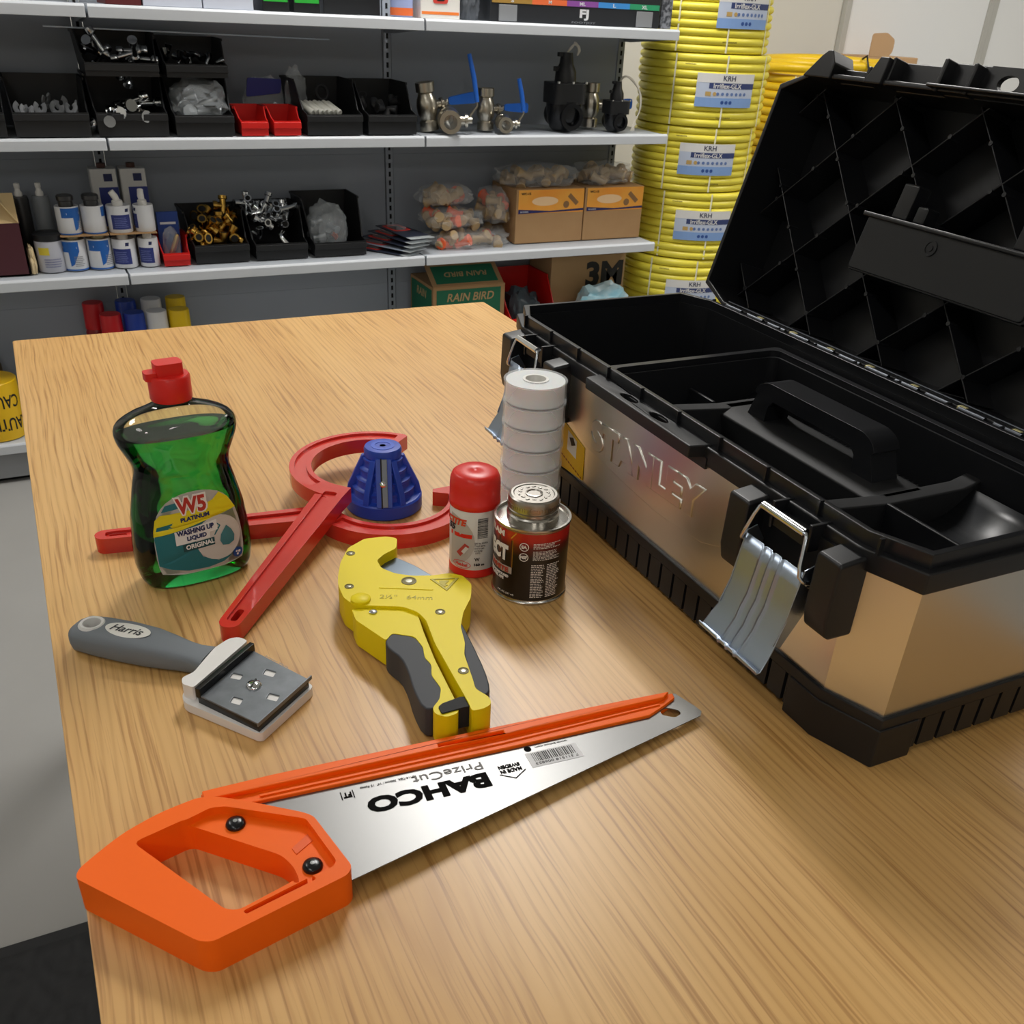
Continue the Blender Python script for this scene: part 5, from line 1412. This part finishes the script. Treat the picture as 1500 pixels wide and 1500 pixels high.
# ---- cans, tins and tubes
M_canblue = mat("can_blue", "1f5fae", .4); M_canw = mat("can_white", "dcdde0", .38); M_cannavy = mat("can_navy", "2a3577", .42); M_lid = mat("can_lid_grey", "8f9296", .3, .9)
def can(label, x, y, z, r, h, style, rot=0.0, grp=None, top="cap"):
    t = thing("cement_can", label, "can", (x, y, z), rot, grp)
    MB().lathe([(r * .96, 0), (r, .002), (r, h - .002), (r * .97, h), (r * .8, h - .002), (0, h - .002)], 28).build("can_body", M_canw if style != "tub" else mat("tub_pale", "b9bac3", .45), t, smooth=40)
    c = math.radians(-2)
    if style == "blue":
        p = MB(); cyl_patch(p, r, -1.5, .35, h * .62, h * .96, n=14); p.build("label_band", M_canblue, t, smooth=40)
        p = MB(); cyl_patch(p, r, -math.pi, math.pi * .99, 0.001, h * .06, n=30); p.build("label_foot", M_canblue, t, smooth=40)
        flat_poly("label_wedge", [(-r * .5, h * .62), (r * .35, h * .62), (-r * .15, h * .22), (-r * .45, h * .15)], M_canblue, t, on_cyl(r, c, .0005), 2)
        flat_multi("small_print", smallprint(-r * .1, r * .75, h * .5, h * .14, 6), mat("can_print_grey", "8d8f96", .5), t, on_cyl(r, c, .0008))
        flat_multi("title_print", [[(-r * 1.0, h * .80), (r * .2, h * .80), (r * .2, h * .73), (-r * 1.0, h * .73)]], M_canw, t, on_cyl(r, c, .0008))
    elif style == "navy":
        p = MB(); cyl_patch(p, r, -1.2, .45, h * .14, h * .68, n=14); p.build("label_panel", M_cannavy, t, smooth=40)
        flat_multi("label_mark", [[(r * .10, h * .90), (r * .42, h * .90), (r * .36, h * .78), (r * .06, h * .78)]], mat("mark_navy", "1a2350", .5), t, on_cyl(r, c, .0006))
        flat_multi("small_print", smallprint(-r * .9, r * .3, h * .6, h * .2, 6), mat("can_print_lilac", "6d76ad", .5), t, on_cyl(r, c, .0008))
    elif style == "tub":
        MB().lathe([(r * .99, h - .004), (r * 1.06, h), (r * 1.06, h + .012), (r * .9, h + .016), (0, h + .016)], 28).build("lid", M_black, t, smooth=40)
        p = MB(); cyl_patch(p, r, -.9, -.1, h * .55, h * .78, n=8); p.build("label_patch", mat("tub_yellow", "d6c23c", .5), t)
        flat_multi("small_print", smallprint(-r * .5, r * .8, h * .45, h * .15, 4), mat("tub_print", "7d7fa0", .5), t, on_cyl(r, c, .0006))
    if top == "cap":
        MB().lathe([(r * .62, h - .003), (r * .62, h + .008), (r * .55, h + .010), (0, h + .010)], 20).build("screw_lid", mat("lid_brassy", "a39a80", .3, .8), t, smooth=40)
    elif top == "darkcap":
        MB().lathe([(r * .62, h - .003), (r * .62, h + .012), (r * .72, h + .014), (r * .72, h + .024), (r * .6, h + .027), (0, h + .027)], 20).build("screw_lid", mat("lid_dark", "4f4f50", .3, .7), t, smooth=40)
    elif top == "nozzle":
        MB().lathe([(r * .45, h - .003), (r * .45, h + .012), (r * .3, h + .014), (0, h + .014)], 16).build("nozzle_cap", M_white, t, smooth=40)
    elif top == "brush":
        MB().lathe([(r * .45, h - .003), (r * .45, h + .010), (r * .25, h + .013), (0, h + .013)], 16).build("nozzle_cap", M_white, t, smooth=40)
        MB().tube([(0, 0, h + .010), (-.004, 0, h + .020), (-.012, 0.004, h + .034)], [.008, .009, .008], 10).build("nozzle", M_white, t, smooth=60)
    return t
YC = 2.892; r_ = .0312
can("pale grey tub with black lid, at the end of the can row", .062, YC, Z3, .0350, .082, "tub", top=None)
can("lower blue and white can beside the pale tub", .1215, YC, Z3, r_, .0785, "blue", 0, "blue and white cement cans")
can("lower blue and white can next to the navy labelled can", .1850, YC, Z3, r_, .0785, "blue", .5, "blue and white cement cans")
can("lower navy labelled white can beside the blue cans", .2480, YC, Z3, r_, .0745, "navy", 0, "navy labelled white cans", top="nozzle")
can("lower navy labelled white can beside the small red bin", .3115, YC - .004, Z3, r_ * .84, .0745, "navy", -.1, "navy labelled white cans", top="nozzle")
for (lb_, xa, xb) in (("brown card sheet under the upper blue and white cans", .093, .213), ("brown card sheet under the upper navy labelled cans", .216, .336)):
    o = MB().box(xa, xb, YC - .036, YC + .07, Z3 + .0890, Z3 + .0915).build("card_sheet", M_card); tag(o, lb_, "cardboard")
zc = Z3 + .0918
can("upper can with blue corner label and dark lid", .1215, YC, zc, r_ * .95, .070, "blue", .9, "blue and white cement cans", top="darkcap")
can("upper can turned to its plain small-print side, dark lid", .1835, YC, zc, r_ * .95, .070, "blue", 2.2, "blue and white cement cans", top="darkcap")
can("upper navy labelled can with white brush nozzle, beside the dark-lidded cans", .2490, YC, zc, r_, .068, "navy", .4, "navy labelled white cans", top="brush")
can("upper navy labelled can with white brush nozzle, above the red bin end", .3120, YC - .003, zc, r_ * .84, .068, "navy", -1.3, "navy labelled white cans", top="brush")
for (lb_, x) in (("tall navy and white tin at the back, nearer the dark-lidded cans", .232), ("tall navy and white tin at the back, nearer the bins", .308)):
    t = thing("tall_tin", lb_, "tin", (x, 3.005, Z3), 0, "tall navy and white tins")
    MB().prism(roundpoly([(-.034, -.030), (.034, -.030), (.034, .030), (-.034, .030)], .006, 3), 0, .236).build("tin_body", mat("tin_cream", "c9c8c4", .4), t, bevel=.002)
    MB().box(-.016, .0335, -.0308, -.0298, .045, .190).build("label_panel", M_cannavy, t)
    MB().box(.0, .022, -.0308, -.0298, .205, .224).build("label_mark", MATS["mark_navy"], t)
    MB().lathe([(.012, .235), (.012, .247), (0, .249)], 14).build("screw_lid", mat("tin_lid_brown", "4a2a22", .5), t, smooth=40)
M_tube = mat("clear_cartridge", "8f9498", .3, alpha=.75)
for i, (lb_, x, y) in enumerate((("sealant cartridge behind the pale tub, nearer the maroon box", .015, 2.985), ("sealant cartridge behind the pale tub, nearer the cans", .066, 2.985))):
    t = thing("sealant_cartridge", lb_, "cartridge", (x, y, Z3), 0, "clear sealant cartridges")
    MB().lathe([(.022, 0), (.0225, .004), (.0225, .165), (.020, .172), (.0, .174)], 24).build("barrel", M_tube if i else mat("dark_cartridge", "2c2c2d", .35), t, smooth=40)
    MB().lathe([(.010, .172), (.010, .182), (.007, .186), (.006, .192), (.0075, .194), (.0075, .204), (0, .206)], 14).build("nozzle", M_white, t, smooth=40)
t = thing("maroon_box", "maroon cardboard box with its cream flaps open", "box", (-.062, 2.850, Z3), 0)
M_mar = mat("maroon_card", "4a1f28", .6); M_cream = mat("cream_card", "d6bb8a", .7)
for (a, b_, c, d_) in ((-.066, .066, 0, .003), (-.066, .066, .157, .160), (-.066, -.063, 0, .16), (.063, .066, 0, .16)):
    MB().box(a, b_, c, d_, 0, .130).build("wall_panel", M_mar, t)
MB().box(-.066, .066, 0, .16, 0, .003).build("floor_panel", M_mar, t)
MB().prism([(0, 0), (.002, .0), (.062, .062), (.060, .064)], -.063, .063, M=Matrix(((0, 0, 1, 0), (1, 0, 0, .002), (0, 1, 0, .129), (0, 0, 0, 1)))).build("flap", M_cream, t)
MB().prism([(0, 0), (.002, 0), (-.030, .05), (-.032, .05)], .0, .158, M=Matrix(((1, 0, 0, .062), (0, 0, 1, 0), (0, 1, 0, .129), (0, 0, 0, 1)))).build("flap", M_cream, t)
bag("paper_sleeve", "torn cream paper sleeve between the maroon box and the tub", "paper", (.015, 2.880, Z3), (.009, .030, .040), 41, mat("cream_paper", "d8c39a", .7))
t = thing("blue_packet", "blue packet with clear front standing in the red bin", "packet", (.378, Y3 + .075, Z3 + .0045), 0)
MB().box(-.030, .028, -.004, .004, 0, .125).build("card", mat("packet_blue", "23428c", .45), t, bevel=.001)
MB().box(-.022, .020, -.0046, -.0038, .092, .098).build("print_line", M_canw, t)
blob("clear_front", (.024, .016, .050), M_crystal, t, 43, .25, 2.5, 3, (0, -.018, .0), crumple=.1)
MB().lathe([(.008, 0), (.008, .05), (.005, .06), (0, .06)], 12, M=Matrix.Translation((-.004, -.018, .012)) @ Matrix.Rotation(.4, 4, 'Y')).build("brass_part", M_brass, t, smooth=40)
# blister packs fanned on the third shelf
M_navyp = mat("pack_navy", "2b3040", .35); M_redp = mat("pack_red", "d83a30", .45)
for i in range(5):
    t = thing("blister_pack", ["lowest dark blister pack of the fan on the third shelf", "second dark blister pack from the bottom of the fan", "middle dark blister pack of the fan", "second dark blister pack from the top of the fan", "topmost dark blister pack of the fan with red outline"][i], "packet",
              (.990 + .020 * i, 2.930 + .004 * i, Z3 + .0005 + .0118 * i), math.radians(38 - 7 * i), "dark blister packs in the fan")
    MB().box(-.042, .042, -.105, .085, 0, .002).build("card", M_navyp if i != 1 else mat("pack_pale", "8b95a5", .3), t, bevel=.0005)
    MB().prism(roundpoly([(-.030, -.02), (.030, -.02), (.030, .07), (-.030, .07)], .012, 3), .002, .0028, holes=[roundpoly([(-.020, -.010), (.020, -.010), (.020, .060), (-.020, .060)], .010, 3)]).build("red_outline", M_redp, t)
    MB().prism(roundpoly([(-.019, -.008), (.019, -.008), (.019, .058), (-.019, .058)], .008, 3), .002, .011).build("clear_dome", M_crystal, t, bevel=.003)
    MB().box(-.041, .041, -.135, -.100, .0, .0012).build("film_tail", M_filmw, t)

# ---- cartons with orange labels
M_carton_o = mat("carton_orange", "f0952f", .5, var=(9, .22, "f4b24a")); M_carton_n = mat("carton_navy", "262a5e", .5)
for i, (lb_, x0, x1) in enumerate((("cardboard box with orange label, next to the bag pile", 1.440, 1.688), ("cardboard box with orange label, next to the hose", 1.692, 1.918))):
    t = thing("carton", lb_, "box", ((x0 + x1) / 2, 2.885, Z3), 0, "orange-labelled cardboard boxes")
    a = (x1 - x0) / 2
    MB().box(-a, a, 0, .185, 0, .165).build("carton_body", M_card, t, bevel=.0015)
    MB().box(-a + .008, a - .001, -.0006, .0004, .092, .163).build("orange_label", M_carton_o, t)
    flat_multi("label_wave", [[(-a + .008, .092), (a - .001, .096), (a - .001, .103), (0, .098), (-a + .008, .105)]], M_carton_n, t, lambda v: Vector((v.x, -.0010, v.y)))
    flat_multi("label_print", [disc(-.02, .128, .048, 20, ry=.014)], mat("carton_glow", "f6cfa0", .5), t, lambda v: Vector((v.x, -.0009, v.y)))
    text("lettering", "WC-15", M_ink, t, .012, fit=(.034, .007), M=frame((-a + .034, -.0012, .152), (1, 0, 0), (0, 0, 1)), depth=.0001, bold=.0003)
    flat_multi("label_picture", [[(a - .062, .140), (a - .052, .150), (a - .020, .122), (a - .030, .112)], disc(a - .066, .116, .011, 12)], mat("carton_part", "8f6a45", .4), t, lambda v: Vector((v.x, -.0012, v.y)))
    text("lettering", "SHARK", M_canw, t, .006, fit=(.030, .005), M=frame((-a + .030, -.0013, .0975), (1, 0, 0), (0, 0, 1)), depth=.0001)

# ---- spray cans on the base deck
def spray(label, x, y, capc, nm, grp):
    t = thing("spray_can", label, "spray can", (x, y, Z4), 0, grp)
    MB().lathe([(.030, 0), (.031, .003), (.031, .220), (.028, .231), (.024, .237)], 24).build("can_body", mat("spray_body_" + nm, {"red": "8e1c1f", "blue": "1c2f72", "white": "b9babb", "yellow": "c9a811"}[nm], .35), t, smooth=40)
    MB().lathe([(.0300, .231), (.0302, .237), (.0290, .302), (.0275, .305), (0, .306)], 28).build("cap", mat("spray_cap_" + nm, capc, .35), t, smooth=40)
    MB().lathe([(.0312, .02), (.0314, .021), (.0314, .09), (.0312, .091), (.0312, .02)], 24).build("label_band", M_canw, t, smooth=40)
SPC = {"red": "c8171f", "blue": "1b3c9c", "white": "dcdcdd", "yellow": "ecc40d"}
for i, (nm, x) in enumerate((("red", .184), ("blue", .247), ("white", .3085), ("yellow", .3715))):
    spray(nm + " capped spray can in the front row on the base shelf", x, 2.915, SPC[nm], nm, "spray cans on the base shelf")
for i, (nm, x) in enumerate((("red", .150), ("blue", .240), ("white", .312), ("yellow", .383))):
    spray(nm + " capped spray can in the back row against the panel", x, 3.050, SPC[nm], nm, "spray cans on the base shelf")

# ---- yellow caution tape roll and the blue bottle beside it
t = thing("caution_tape_roll", "large yellow roll of black-lettered caution tape on the base shelf", "tape roll", (-.158, 2.892, Z4), 0)
R_ = .0700
MB().lathe([(.020, 0), (R_ - .001, 0), (R_, .002), (R_, .158), (R_ - .002, .160), (.020, .160), (.020, 0)], 40).build("tape", mat("caution_yellow", "f2c211", .38), t, smooth=40)
MB().lathe([(.017, .0), (.020, .0), (.020, .161), (.017, .161), (.017, .0)], 24).build("core", M_card, t)
for (zz, a0) in ((.111, 1.07), (.046, 1.40)):
    f = on_cyl(R_, a0, .0003)
    text("lettering", "CAUTION", M_ink, t, .04, bold=.0006, fit=(.150, .036), warp=lambda v, f=f, zz=zz: f(Vector((-v.x - .075, -v.y + zz + v.x * .06, v.z))), depth=.00015)
t = thing("blue_bottle", "small blue bottle half hidden behind the table corner", "bottle", (-.062, 2.985, Z4), 0)
MB().lathe([(.024, 0), (.026, .003), (.026, .12), (.020, .14), (.012, .148)], 20).build("bottle_body", mat("bottle_blue", "3b5b9a", .35), t, smooth=40)
MB().lathe([(.013, .147), (.013, .168), (0, .169)], 16).build("cap", M_canblue, t, smooth=40)
t = thing("brown_bottle", "small brown bottle behind the yellow caution tape roll", "bottle", (-.150, 3.045, Z4), 0)
MB().lathe([(.026, 0), (.028, .003), (.028, .15), (.020, .175), (.012, .185)], 20).build("bottle_body", mat("bottle_brown", "5a4a2c", .35), t, smooth=40)
MB().lathe([(.013, .184), (.013, .205), (0, .206)], 16).build("cap", mat("bottle_cap_tan", "7a6a3a", .4), t, smooth=40)

# ---- green printed carton, red bin, big cardboard box
M_gcard = mat("green_print_card", "1c6b4c", .6)
t = thing("green_carton", "green printed cardboard carton with its front flap raised", "box", (1.282, 2.880, Z4), 0)
MB().box(-.128, .128, 0, .205, 0, .318).build("carton_body", M_card, t, bevel=.002)
MB().box(-.116, .112, -.0008, .0005, .02, .308).build("printed_front", M_gcard, t)
MB().box(-.1288, -.1275, .012, .193, .02, .308).build("printed_side", M_gcard, t)
FLm = frame((0, .002, .318), (1, 0, 0), (0, .085, .055))
MB().box(-.128, .122, 0, .095, 0, .003, M=FLm).build("flap", M_card, t)
fl_ = MB().box(-.112, .106, .010, .084, .003, .0036, M=FLm).build("printed_flap", M_gcard, t)
text("lettering", "RAIN BIRD", mat("kraft_ink", "b9996b", .6), t, .03, fit=(.165, .026), shear=.2, M=frame((.005, -.0012, .283), (1, 0, 0), (0, 0, 1)), depth=.0001, bold=.0005)
text("lettering", "RAIN BIRD", MATS["kraft_ink"], t, .03, fit=(.150, .020), shear=.2, M=FLm @ Matrix.Translation((.0, .047, .0038)) @ Matrix.Rotation(math.pi, 4, 'Z'), depth=.0001, bold=.0005)
text("lettering", "RAIN", MATS["kraft_ink"], t, .03, fit=(.080, .026), shear=.2, M=frame((-.1292, .100, .283), (0, -1, 0), (0, 0, 1)), depth=.0001, bold=.0005)
t = bin_("large red bin between the green carton and the big cardboard box", 1.416, 1.603, 2.845, .245, Z4, .318, .205, M_bred)
bag("plastic_bag", "dark plastic bag of parts inside the large red bin", "bag", (1.511, 2.960, Z4 + .006), (.070, .065, .160), 51, mat("dark_bag", "4d5a62", .3, alpha=.85))
t = thing("large_carton", "large brown cardboard box with big black lettering", "box", (1.758, 2.935, Z4), 0)
MB().box(-.148, .148, 0, .165, 0, .375).build("carton_body", mat("kraft_card", "a98a62", .8, var=(8, .3, "a08058")), t, bevel=.002)
text("lettering", "3M", M_ink, t, .1, bold=.0045, fit=(.150, .088), M=frame((.065, -.0010, .310), (1, 0, 0), (0, 0, 1)), depth=.0002)

# ---- top shelf goods (only their feet show under the picture edge)
def carton2(name, label, cat, x0, x1, y0, dep, h, m, band=None):
    t = thing(name, label, cat, ((x0 + x1) / 2, y0, Z1), 0)
    a = (x1 - x0) / 2
    MB().box(-a, a, 0, dep, 0, h).build("box_body", m, t, bevel=.0015)
    if band: MB().box(-a + .003, a - .003, -.0007, .0005, band[1], band[2]).build("print_band", band[0], t)
    return t
carton2("dark_red_box", "dark red box on the top shelf at the bay joint", "box", .290, .372, 2.83, .2, .14, mat("dark_red_card", "5b1a1c", .6))
carton2("white_box", "pale lilac box on the top shelf, beside the dark red one", "box", .376, .516, 2.83, .2, .16, mat("pale_card", "ccd0dc", .6), (mat("band_grey", "aab0bd", .6), .03, .09))
carton2("white_box", "pale lilac box on the top shelf, beside the green labelled packs", "box", .519, .643, 2.83, .2, .16, MATS["pale_card"], (MATS["band_grey"], .04, .10))
for (lb_, x0, x1) in (("black pack with bright green label, nearer the lilac boxes", .668, .736), ("black pack with bright green label, nearer the drinks tin", .748, .818)):
    carton2("green_label_pack", lb_, "box", x0, x1, 2.835, .12, .15, M_black, (mat("bright_green", "2fae3c", .45), .022, .11))
carton2("black_box", "black box on the top shelf behind the green labelled packs", "box", .846, 1.005, 2.90, .18, .15, M_black)
t = thing("drinks_tin", "blue and orange banded tin on the top shelf", "tin", (1.053, 2.862, Z1), 0)
MB().lathe([(.028, 0), (.031, .003), (.031, .150), (.028, .155), (0, .155)], 28).build("tin_body", mat("tin_blue_white", "9aa7d0", .3), t, smooth=40)
p = MB(); cyl_patch(p, .031, -math.pi, math.pi * .99, .004, .022, n=30); p.build("orange_band", mat("tin_orange", "e8703a", .4), t, smooth=40)
t = carton2("white_product_box", "white box with an orange stripe, at the joint of the top shelf", "box", 1.097, 1.213, 2.832, .16, .17, mat("box_white", "e6e3dc", .5), (mat("stripe_orange", "ee8238", .5), .010, .017))
MB().prism(roundpoly([(-.022, .036), (.022, .036), (.022, .070), (-.022, .070)], .008, 3), 0, .0008, M=frame((0, -.0008, 0), (1, 0, 0), (0, 0, 1))).build("red_print", mat("print_red", "d8453a", .5), t)
MB().prism(roundpoly([(-.012, .042), (.012, .042), (.012, .066), (-.012, .066)], .005, 3), .0008, .0014, M=frame((0, -.0008, 0), (1, 0, 0), (0, 0, 1))).build("dark_print", M_ink, t)
bag("plastic_bag", "dark folded plastic bag beside the glove display box", "bag", (1.258, 2.895, Z1), (.030, .05, .075), 61, mat("dark_grey_bag", "54585e", .35))
t = thing("glove_display", "black display box with a colour-coded size strip", "box", (1.586, 2.828, Z1), 0)
MB().box(-.283, .283, 0, .20, 0, .19).build("display_body", mat("display_black", "24262a", .45), t, bevel=.002)
a = -.278
for (c, w_) in (("a8843f", .125), ("e8703f", .113), ("8d4f9f", .105), ("3f8fd6", .108), ("2f9a6a", .105)):
    MB().box(a, a + w_, -.0015, .0005, .046, .060).build("size_strip", mat("strip_" + c, c, .45), t); a += w_ 
for (x, s_) in ((-.215, "S"), (-.095, "M"), (.012, "ML"), (.120, "L"), (.225, "XL")):
    text("lettering", s_, M_canw, t, .012, fit=(.010 * len(s_), .009), M=frame((x, -.0018, .053), (1, 0, 0), (0, 0, 1)), depth=.0001, bold=.0003)
text("lettering", "FJ", M_canw, t, .04, fit=(.030, .028), M=frame((.020, -.0006, .026), (1, 0, 0), (0, 0, 1)), depth=.0002, bold=.0016)
text("lettering", "FOOTJOY", mat("fj_grey", "8b8e93", .5), t, .01, fit=(.080, .006), M=frame((.020, -.0006, .006), (1, 0, 0), (0, 0, 1)), depth=.0002)
for x in (-.228, .228):
    MB().box(x - .028, x + .028, -.0035, .001, 0.002, .042).build("clear_window", mat("window_grey", "8b8d90", .3), t, bevel=.001)
t = thing("glove_pack", "grey camouflage glove pack at the end of the top shelf", "gloves", (1.918, 2.850, Z1), 0)
MB().box(-.030, .010, 0, .012, 0, .16).build("card", mat("camo_grey", "8f929a", .5, var=(70, .06, "3e4148")), t, bevel=.002)

# ================================================================== yellow hose coils
def hose_mat(name, c1, c2):
    m = mat(name, c1, .38, var=(6, .25, c2)); return m
M_h1 = hose_mat("hose_yellow", "ecdf52", "e6d640"); M_h2 = hose_mat("hose_yellow_deep", "e8c21c", "dcb414")
M_band = mat("white_strap", "e9e6c9", .4)
def coil(label, x, y, z, R, h, turns, m, grp, lab_ang=None, seed=0, straps=True, wobble=.003):
    t = thing("hose_coil", label, "hose", (x, y, z), 0, grp)
    hr = h / turns / 2
    r = random.Random(seed)
    Ri = R * .62
    prof = []
    for k in range(turns):
        zc_ = hr * (2 * k + 1); dr = r.uniform(-wobble, wobble)
        for a in range(-80, 81, 32):
            prof.append((R - hr + dr + hr * math.cos(math.radians(a)), zc_ + hr * math.sin(math.radians(a))))
    prof = [(Ri, 0.001), (R - hr * 1.6, .001)] + prof + [(R - hr * 1.6, h - .001)]
    # top shows a few flat turns
    q = R - hr * 2
    while q - 2 * hr > Ri:
        for a in range(30, 151, 30):
            prof.append((q - hr + hr * math.cos(math.radians(a)), h - hr + hr * math.sin(math.radians(a))))
        q -= 2 * hr
    prof += [(Ri, h - hr), (Ri, .001)]
    MB().lathe(prof, 56).build("hose_turns", m, t, smooth=50)
    if straps:
        for a in [-1.05, -.28, .5, 2.2, 3.6]:
            pts = MB(); cyl_patch(pts, R + .0010, a - .012, a + .012, .002, h - .002, n=2, t=.0008)
            pts.build("strap", M_band, t)
    if lab_ang is not None:
        RL = R + .003
        c = lab_ang
        hz = h * .52; lh = .096
        card = MB(); cyl_patch(card, RL, c - .46, c + .46, hz - lh / 2, hz + lh / 2, n=14, t=.0006); lc_ = card.build("label_card", mat("hose_label_pale", "b9c3d6", .5), t, smooth=40)
        f = on_cyl(RL, c, .0010)
        W = .46 * RL
        flat_multi("label_top", [[(-W + .002, .024 + hz), (W - .002, .024 + hz), (W - .002, .047 + hz), (-W + .002, .047 + hz)]] and
                   [[(-W + W * 2 * i / 12, hz + .022), (-W + W * 2 * (i + 1) / 12, hz + .022), (-W + W * 2 * (i + 1) / 12, hz + .048), (-W + W * 2 * i / 12, hz + .048)] for i in range(12)], mat("hose_label_white", "d9d8d6", .5), lc_, f)
        flat_multi("label_navy", [[(-W * .60 + W * 1.6 * i / 10, hz + .005), (-W * .60 + W * 1.6 * (i + 1) / 10, hz + .005), (-W * .60 + W * 1.6 * (i + 1) / 10, hz + .021), (-W * .60 + W * 1.6 * i / 10, hz + .021)] for i in range(10)], mat("hose_label_navy", "34406e", .5), lc_, f)
        flat_multi("label_blue", [[(-W + W * 2 * i / 12, hz - .048), (-W + W * 2 * (i + 1) / 12, hz - .048), (-W + W * 2 * (i + 1) / 12, hz - .021), (-W + W * 2 * i / 12, hz - .021)] for i in range(12)], mat("hose_label_blue", "7f9fd0", .5), lc_, f)
        f2 = on_cyl(RL, c, .0014)
        text("lettering", "KRH", mat("hose_label_ink", "3a3f55", .5), lc_, .02, fit=(.042, .015), warp=lambda v: f2(Vector((v.x + .004, v.y + hz + .035, v.z))), depth=.0001, bold=.0004)
        text("lettering", "Irriflex-GLX", MATS["hose_label_white"], lc_, .02, fit=(.096, .014), warp=lambda v: f2(Vector((v.x + .002, v.y + hz + .013, v.z))), depth=.0001, bold=.0003)
        flat_multi("label_icons", [disc(-.030 + .016 * i, hz - .010, .005, 10) for i in range(7)], mat("hose_icon", "5f76a8", .5), lc_, f2)
        flat_multi("label_icons", [[(-.070, hz - .016), (-.052, hz - .016), (-.052, hz - .004), (-.070, hz - .004)], disc(-.040, hz - .010, .006, 10)], mat("hose_icon_tan", "b99a5e", .5), lc_, f2)
        flat_multi("label_icons", [disc(-.012 + .014 * i, hz - .034, .0055, 10) for i in range(3)], mat("hose_icon_navy", "2d4d8f", .5), lc_, f2)
    for (zz, a, n_) in ((h * .14, -.35, 14), (h * .86, -.9, 10)):
        f3 = on_cyl(R, a, .0012)
        flat_multi("hose_print", [[(.0035 * i, zz - .002), (.0035 * i + .0022, zz - .002), (.0035 * i + .0022, zz + .002), (.0035 * i, zz + .002)] for i in range(n_)], mat("hose_ink", "6f6218", .6), t, f3)
    return t
HL = ["lowest coil of yellow hose in the stack beside the shelving", "second coil of yellow hose from the floor, beside the shelving", "third coil of yellow hose from the floor, labelled, beside the shelving",
      "fourth coil of yellow hose from the floor, labelled, beside the shelving", "fifth coil of yellow hose from the floor, just under the top one", "topmost coil of yellow hose beside the top shelf"]
GH = "yellow hose coils in the stack beside the shelving"
hx_, hy_ = 2.175, 3.000
zc0 = [0, .2425, .485, .705, .905, 1.116]
offs = [(.03, 0), (.0, 0), (.020, .0), (.002, 0), (.006, .0), (-.006, 0)]
for i in range(6):
    top_ = (zc0 + [1.345])[i + 1]
    coil(HL[i], hx_ + offs[i][0], hy_ + offs[i][1], zc0[i] + .0005, (.214, .212, .214, .208, .216, .208)[i], top_ - zc0[i] - .002, 9 if i < 5 else 10, M_h1, GH, [None, -.30, -.36, -.36, -.24, -.02][i], i)
GH2 = "deep yellow hose coils in the stack by the door"
for i, (z, lb_) in enumerate(((0.0, "lowest deep yellow hose coil of the stack by the door"), (.26, "second deep yellow hose coil of the stack by the door"), (.52, "third deep yellow hose coil of the stack by the door"), (.78, "fourth deep yellow hose coil, under the loose loops by the door"))):
    coil(lb_, 2.985, 3.33, z + .0005, .262, .258, 9, M_h2, GH2, None, 20 + i)
t = thing("loose_hose", "loose deep yellow hose lying in loops on top of the hose stack", "hose", (2.985, 3.33, 1.0405), 0)
pts = []
for i in range(150):
    a = 2 * math.pi * 2.6 * i / 149 + 2.4
    rr = .262 + .020 * math.sin(a * .7)
    pts.append((rr * math.cos(a) + .03 * (i / 149), rr * .86 * math.sin(a), .017 + .036 * (i / 149) + .004 * math.sin(a * 2)))
MB().tube(pts, .0165, 10).build("hose_tube", M_h2, t, smooth=60)
MB().tube([(-.005, -.245, .0), (-.005, -.268, .03), (-.005, -.245, .075), (-.005, -.20, .05), (-.005, -.20, .0)], .004, 6).build("cable_tie", M_black, t, smooth=60)
t = thing("tall_carton", "tall brown cardboard carton behind the loose hose by the door", "box", (3.50, 3.52, 0), 0)
MB().box(-.09, .20, 0, .2, 0, 1.10).build("carton_body", mat("pale_card_brown", "c49f77", .8), t, bevel=.003)
MB().prism(roundpoly([(-.09, 1.10), (.02, 1.10), (.04, 1.12), (.04, 1.165), (-.01, 1.19), (-.09, 1.185)], .012, 3), 0, .004, M=Matrix(((1, 0, 0, 0), (0, 0, 1, 0), (0, 1, 0, 0), (0, 0, 0, 1)))).build("flap", MATS["pale_card_brown"], t)
